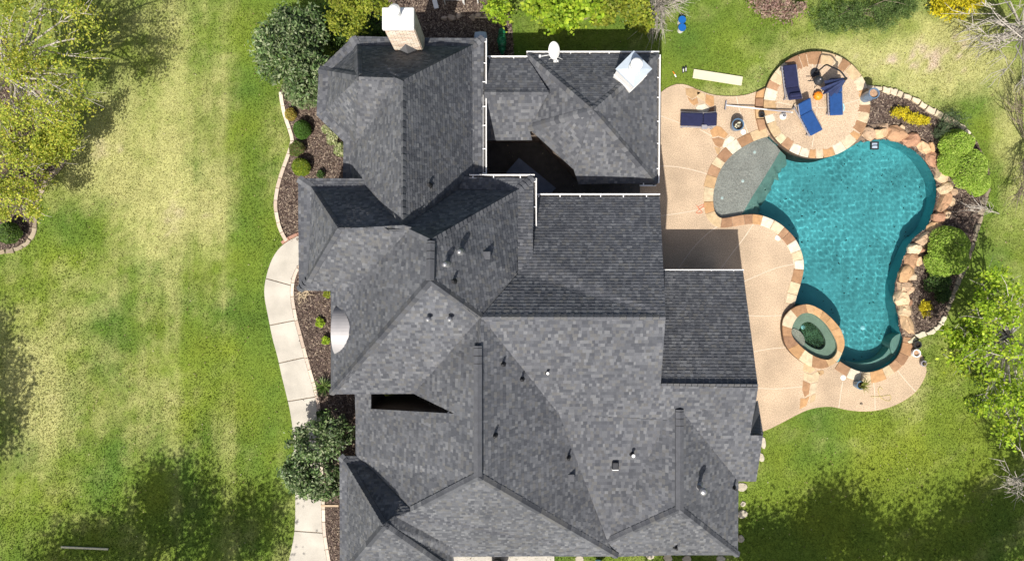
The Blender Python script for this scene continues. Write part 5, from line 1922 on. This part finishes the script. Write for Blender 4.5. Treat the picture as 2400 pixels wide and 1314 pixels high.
# yucca
rg = np.random.default_rng(31)
c = W(757, 906, .3)
t = thing('yucca', 'spiky green yucca between the walk and the roof eave', 'yucca', (c[0], c[1], 0))
bl = []
for k in range(110):
    a, e = rg.uniform(0, 6.28), rg.uniform(.05, 1.3)
    l_ = rg.uniform(.45, .62)
    d = np.array([math.cos(a) * math.cos(e), math.sin(a) * math.cos(e), math.sin(e)])
    sd = np.array([-math.sin(a), math.cos(a), 0]) * .017
    p0 = np.array([c[0], c[1], .12])
    bl.append((np.array([p0 - sd * .6, p0 + sd * .6, p0 + d * l_ * .5 + sd, p0 + d * l_ * .5 - sd, p0 + d * l_ - [0, 0, .05]]), [(0, 1, 2, 3), (3, 2, 4)]))
V, F = merge(bl)
part('leaf_blades', (V, F), MT['gloss_leaf'], t, col=np.repeat(np.array([(.09, .17, .035), (.14, .22, .05), (.2, .26, .08)])[rg.integers(3, size=110)], 5, 0))
part('stem', lathe([(.07, -.05), (.06, .15), (.01, .18)], 8, (c[0], c[1], 0)), MT['bark'], t)
# dry twigs in the bed
tw = []
c = W(715, 690)
for k in range(26):
    a = rg.uniform(0, 6.28)
    p0 = c + [rg.normal() * .12, rg.normal() * .12, .03]
    tw.append(tube([p0, p0 + [.2 * math.cos(a), .2 * math.sin(a), .05], p0 + [.4 * math.cos(a + .4), .36 * math.sin(a + .4), .02]], [.011, .009, .004], 4))
single('dry_twigs', merge(tw), MT['wood'], 'heap of pale dry twigs on the mulch by the walk', 'twigs', loc=c)

# trees at the lawn edge, left
tree('ash_tree', 'tall yellow green tree over the top corner of the lawn', W(30, 220), [(W(80, 70, 5.2), (2.7, 2.1, 1.5)), (W(60, 215, 5.2), (2.6, 1.5, 1.4)), (W(-80, 60, 6.2), (2.2, 2.4, 1.8))], 46, 3300, .056, OLIVE, bark='pale_bark', seed=41, cr=.16, tr=.16, limbs=44, twigs=5)
tree('ash_tree', 'spreading yellow leaved tree above the mulch bed at the lawn edge', W(20, 360), [(W(80, 300, 2.8), (1.9, 1.3, .9)), (W(40, 400, 2.6), (1.7, 1.2, .9)), (W(120, 335, 2.2), (.9, .8, .6))], 40, 2900, .056, OLIVE, bark='pale_bark', seed=42, cr=.15, tr=.11, limbs=26, twigs=3)
tree('ash_tree', 'lower leafy tree whose branches hang over the mulch bed', W(-30, 450), [(W(30, 470, 2.6), (1.3, .9, .8)), (W(-40, 380, 3.2), (1.5, 1.4, 1.0))], 26, 1900, .056, OLIVE, bark='pale_bark', seed=43, cr=.16, tr=.08, limbs=14, twigs=2)
shrub('bed_shrub', 'round dark green shrub in the mulch bed at the lawn edge', [(W(22, 546, .4), (.52, .50, .5))], 2400, .045, [(.10, .18, .03), (.14, .22, .04), (.06, .11, .02)], seed=44, lump=.2)
shrub('red_shrub', 'rusty red leafed shrub under the trees of the lawn edge bed', [(W(14, 304, .3), (.35, .3, .35))], 500, .045, [(.36, .16, .08), (.28, .12, .06)], seed=45, lump=.4)

# behind the house
tree('elm_tree', 'bright yellow green tree beside the chimney of the bay wing', W(815, 30), [(W(812, 32, 2.4), (.8, .9, .8)), (W(850, 0, 2.4), (1.0, .7, .8))], 26, 2000, .065, YG, seed=51, cr=.2, tr=.07)
tree('dark_shrub', 'dark green undergrowth shrub between the bay roof and the chimney', W(850, 72), [(W(842, 76, .8), (1.0, .5, .6)), (W(890, 62, .7), (.6, .7, .5)), (W(780, 60, .9), (.9, .9, .6))], 30, 1700, .06, DKG, cat='shrub', seed=52, cr=.2, tr=.04)
tree('sapling', 'lime green sapling in the soil bed by the white benches', W(1176, 22), [(W(1170, 14, 1.5), (.55, .7, .5))], 16, 900, .075, LIME, seed=53, cr=.25, tr=.03)
tree('mulberry_tree', 'bright lime tree growing behind the satellite dish', W(1315, 10), [(W(1318, 38, 2.0), (1.0, .7, .7)), (W(1290, 10, 2.1), (1.2, .6, .7)), (W(1385, 12, 2.0), (1.2, .5, .7))], 26, 1300, .085, LIME, seed=54, cr=.16, shell=.3, tr=.09, limbs=16, asp=.75)
tree('mulberry_tree', 'yellow green tree behind the middle of the pavilion', W(1440, -5), [(W(1445, 12, 2.0), (1.0, .5, .7)), (W(1412, 42, 1.6), (.5, .3, .4))], 24, 1200, .07, YG, seed=55, cr=.18, shell=.3, tr=.07, limbs=14, asp=.7)
tree('mulberry_tree', 'yellow green tree behind the corner of the pavilion, touching bare brush', W(1500, 10), [(W(1492, 12, 2.0), (.7, .7, .7)), (W(1510, 48, 1.7), (.45, .45, .4))], 26, 1100, .07, YG, seed=56, cr=.18, shell=.3, tr=.06, limbs=12, asp=.7)
tree('bare_brush', 'grey leafless brush spilling over the grass by the pavilion corner', W(1545, -8), [(W(1535, 30, .9), (.7, 1.1, .5)), (W(1560, 0, 1.0), (.7, .6, .5))], 34, 0, .05, YG, bark='pale_bark', cat='brush', seed=57, tr=.03, limbs=60, twigs=7, twig_r=.009)
tree('red_bush', 'dusty pink leafed bush at the top edge above the patio', W(1835, 8), [(W(1830, 18, .7), (1.1, .45, .5)), (W(1800, -5, .8), (1.0, .4, .5))], 40, 1500, .065, [(.38, .25, .21), (.45, .32, .27), (.28, .17, .14), (.3, .26, .16)], cat='shrub', seed=58, cr=.2, tr=.04)
tree('juniper', 'feathery green spreading shrub at the top above the patio', W(1985, 20), [(W(1960, 42, .6), (1.4, .75, .5)), (W(2040, 35, .6), (1.5, .8, .5)), (W(2110, 20, .5), (.8, .6, .4))], 90, 3600, .05, [(.10, .17, .045), (.15, .23, .06), (.07, .12, .03), (.2, .27, .09)], cat='shrub', seed=59, cr=.12, shell=.2, tr=.04, asp=.25, limbs=24)
tree('forsythia', 'bright yellow flowering shrub at the top edge by the bare soil', W(2245, 8), [(W(2235, 18, .8), (.85, .55, .6)), (W(2280, -4, .7), (.5, .4, .5)), (W(2215, 0, .7), (.5, .4, .5))], 34, 1300, .06, YEL + [(.4, .42, .03)], cat='shrub', seed=60, cr=.2, tr=.03)
tree('bare_tree', 'pale leafless tree reaching in over the bare soil', W(2440, 60), [(W(2330, 40, 4.0), (1.9, 1.2, 1.0)), (W(2390, 150, 3.6), (1.2, 1.9, 1.2)), (W(2300, 90, 2.6), (1.0, .8, .6))], 16, 0, .05, YG, bark='pale_bark', cat='tree', seed=61, tr=.085, limbs=36, twigs=5, twig_r=.011)
tree('bare_tree', 'white barked leafless branches at the lower edge beyond the lime tree', W(2455, 1120), [(W(2395, 1090, 3.2), (.9, 1.0, .8)), (W(2380, 1145, 2.8), (.5, .6, .5))], 14, 0, .05, YG, bark='pale_bark', cat='tree', seed=62, tr=.06, limbs=22, twigs=4, twig_r=.011)
tree('lime_tree', 'sparse lime green tree with pale branches east of the pool', W(2390, 760), [(W(2330, 700, 4.0), (1.6, 1.6, 1.1)), (W(2330, 830, 3.6), (1.7, 1.3, 1.0)), (W(2370, 960, 3.4), (1.3, 1.5, .9)), (W(2260, 780, 2.8), (1.0, .7, .6))], 40, 1350, .072, LIME, bark='pale_bark', seed=63, cr=.12, shell=.2, tr=.10, limbs=54, twigs=4, asp=.7)
tree('bare_brush', 'tangled grey leafless brush along the right edge beyond the mounded shrubs', W(2420, 340), [(W(2405, 260, 1.4), (.6, 1.2, .6)), (W(2405, 430, 1.2), (.5, 1.3, .5))], 22, 0, .05, YG, bark='bark', cat='brush', seed=65, tr=.035, limbs=34, twigs=6, twig_r=.010)
shrub('low_weeds', 'patch of leafy green weeds on the lawn below the lime tree', [(W(2330, 890, .1), (1.0, .6, .25)), (W(2300, 950, .08), (.7, .5, .2))], 700, .05, DKG + LIME, cat='plant', seed=64, lump=.4, depth=.7)

# beds round the pool
tree('yellow_flowers', 'long clump of bright yellow flowers in the mulch bed', W(2135, 275), [(W(2112, 262, .25), (.42, .22, .2)), (W(2140, 275, .25), (.42, .24, .2)), (W(2165, 282, .2), (.28, .18, .15))], 40, 900, .038, YEL, cat='flowers', seed=71, cr=.22, shell=.2, tr=.012, limbs=16, asp=.5)
tree('yellow_flowers', 'small round clump of yellow flowers by the boulders', W(2170, 722), [(W(2170, 722, .25), (.26, .34, .2))], 26, 700, .038, YEL, cat='flowers', seed=72, cr=.25, shell=.2, tr=.012, limbs=10, asp=.5)
tree('grey_juniper', 'grey green trailing shrub at the end of the mulch bed', W(2235, 285), [(W(2232, 285, .45), (.75, .5, .35)), (W(2205, 308, .35), (.4, .45, .25))], 44, 1400, .04, [(.11, .16, .08), (.16, .21, .11), (.07, .11, .05)], cat='shrub', seed=73, cr=.18, shell=.2, tr=.03, asp=.25, limbs=16)
BRI = [(.31, .46, .06), (.38, .53, .085), (.23, .37, .04), (.43, .55, .11)]
shrub('mounded_shrub', 'larger lime green mounded shrub behind the boulders', [(W(2240, 340, .55), (.75, .72, .75)), (W(2268, 395, .55), (.85, .95, .8)), (W(2292, 430, .4), (.55, .55, .6)), (W(2225, 375, .45), (.5, .7, .6))], 4200, .042, BRI, group='mounded green shrubs beyond the pool', seed=74, lump=.16, depth=.25)
shrub('mounded_shrub', 'smaller lime green mounded shrub below the gap in the bed', [(W(2225, 575, .5), (.95, .9, .75)), (W(2205, 615, .45), (.75, .7, .6)), (W(2240, 610, .35), (.6, .6, .5))], 4400, .042, BRI, group='mounded green shrubs beyond the pool', seed=75, lump=.14, depth=.25)
shrub('dark_weed', 'dark green weed at the foot of the smaller mounded shrub', [(W(2197, 660, .3), (.6, .5, .4)), (W(2210, 690, .2), (.4, .35, .25))], 1100, .045, DKG, cat='plant', seed=76, lump=.35, depth=.6)
tree('fallen_branch', 'grey bare fallen branches across the bed between the mounded shrubs', W(2345, 500), [(W(2310, 490, .5), (.9, .35, .3))], 10, 0, .05, YG, bark='pale_bark', cat='branch', seed=77, tr=.022, limbs=18, twigs=3, twig_r=.008)

# neighbouring trees just outside the picture, whose shade falls into it
COT = 1 / math.tan(SUN_EL)


def above_shade(px, py, z):
    """crown centre at height z whose shade falls on lawn pixel (px, py)"""
    g_ = W(px, py)
    return np.array([g_[0] - z * COT * math.sin(SUN_AZ), g_[1] - z * COT * math.cos(SUN_AZ), z])


for lab, spots, z, rad, n, sd in [('broad shade tree standing south of the front lawn', [(160, 1300), (270, 1270), (380, 1210), (500, 1280), (420, 1140), (590, 1230)], 8.6, (2.0, 1.5, 1.2), 2300, 81),
                                  ('shade tree standing off the left edge of the lawn', [(0, 850), (15, 960), (-40, 760), (-60, 1050)], 7.2, (1.4, 1.7, 1.2), 1300, 82),
                                  ('shade tree standing south of the garage corner', [(1660, 1290), (1770, 1260), (1830, 1300), (1600, 1330)], 7.6, (1.5, 1.1, 1.1), 2300, 83),
                                  ('shade tree standing south of the back lawn', [(1900, 1240), (2010, 1290), (1960, 1200), (1880, 1320)], 8.6, (1.7, 1.4, 1.2), 2600, 84),
                                  ('largest shade tree standing south of the back lawn corner', [(2120, 1270), (2240, 1230), (2350, 1180), (2330, 1280), (2420, 1080)], 8.8, (2.1, 1.6, 1.3), 3000, 85)]:
    cr_ = [(above_shade(a, b_, z + R.uniform(-.7, .7)), rad) for a, b_ in spots]
    c0 = np.mean([c_ for c_, _ in cr_], axis=0)
    tree('shade_tree', lab, (c0[0], c0[1] - .8, 0), cr_, 40, n, .10, OLIVE, seed=sd, cr=.26, shell=.1, tr=.2, limbs=22, up=.15)

# litter of dry leaves on the lawn and in the roof valleys
lf, lc = [], []
rg = np.random.default_rng(77)
n = 2600
x, y = rg.uniform(-24, 24, n), rg.uniform(-13.2, 13.2, n)
k = on_lawn(x, y)
x, y = x[k], y[k]
n = len(x)
(V, F), col = leaf_mesh(np.stack([x, y, np.full(n, .0)], -1), .035, [(.45, .36, .2), (.3, .2, .1), (.5, .46, .3), (.2, .14, .08)], rg, .8)
ll = single('fallen_leaves', (V, F), MT['leaf'], kind='stuff', col=col)
ll['label'] = 'dry leaves scattered over the lawn'
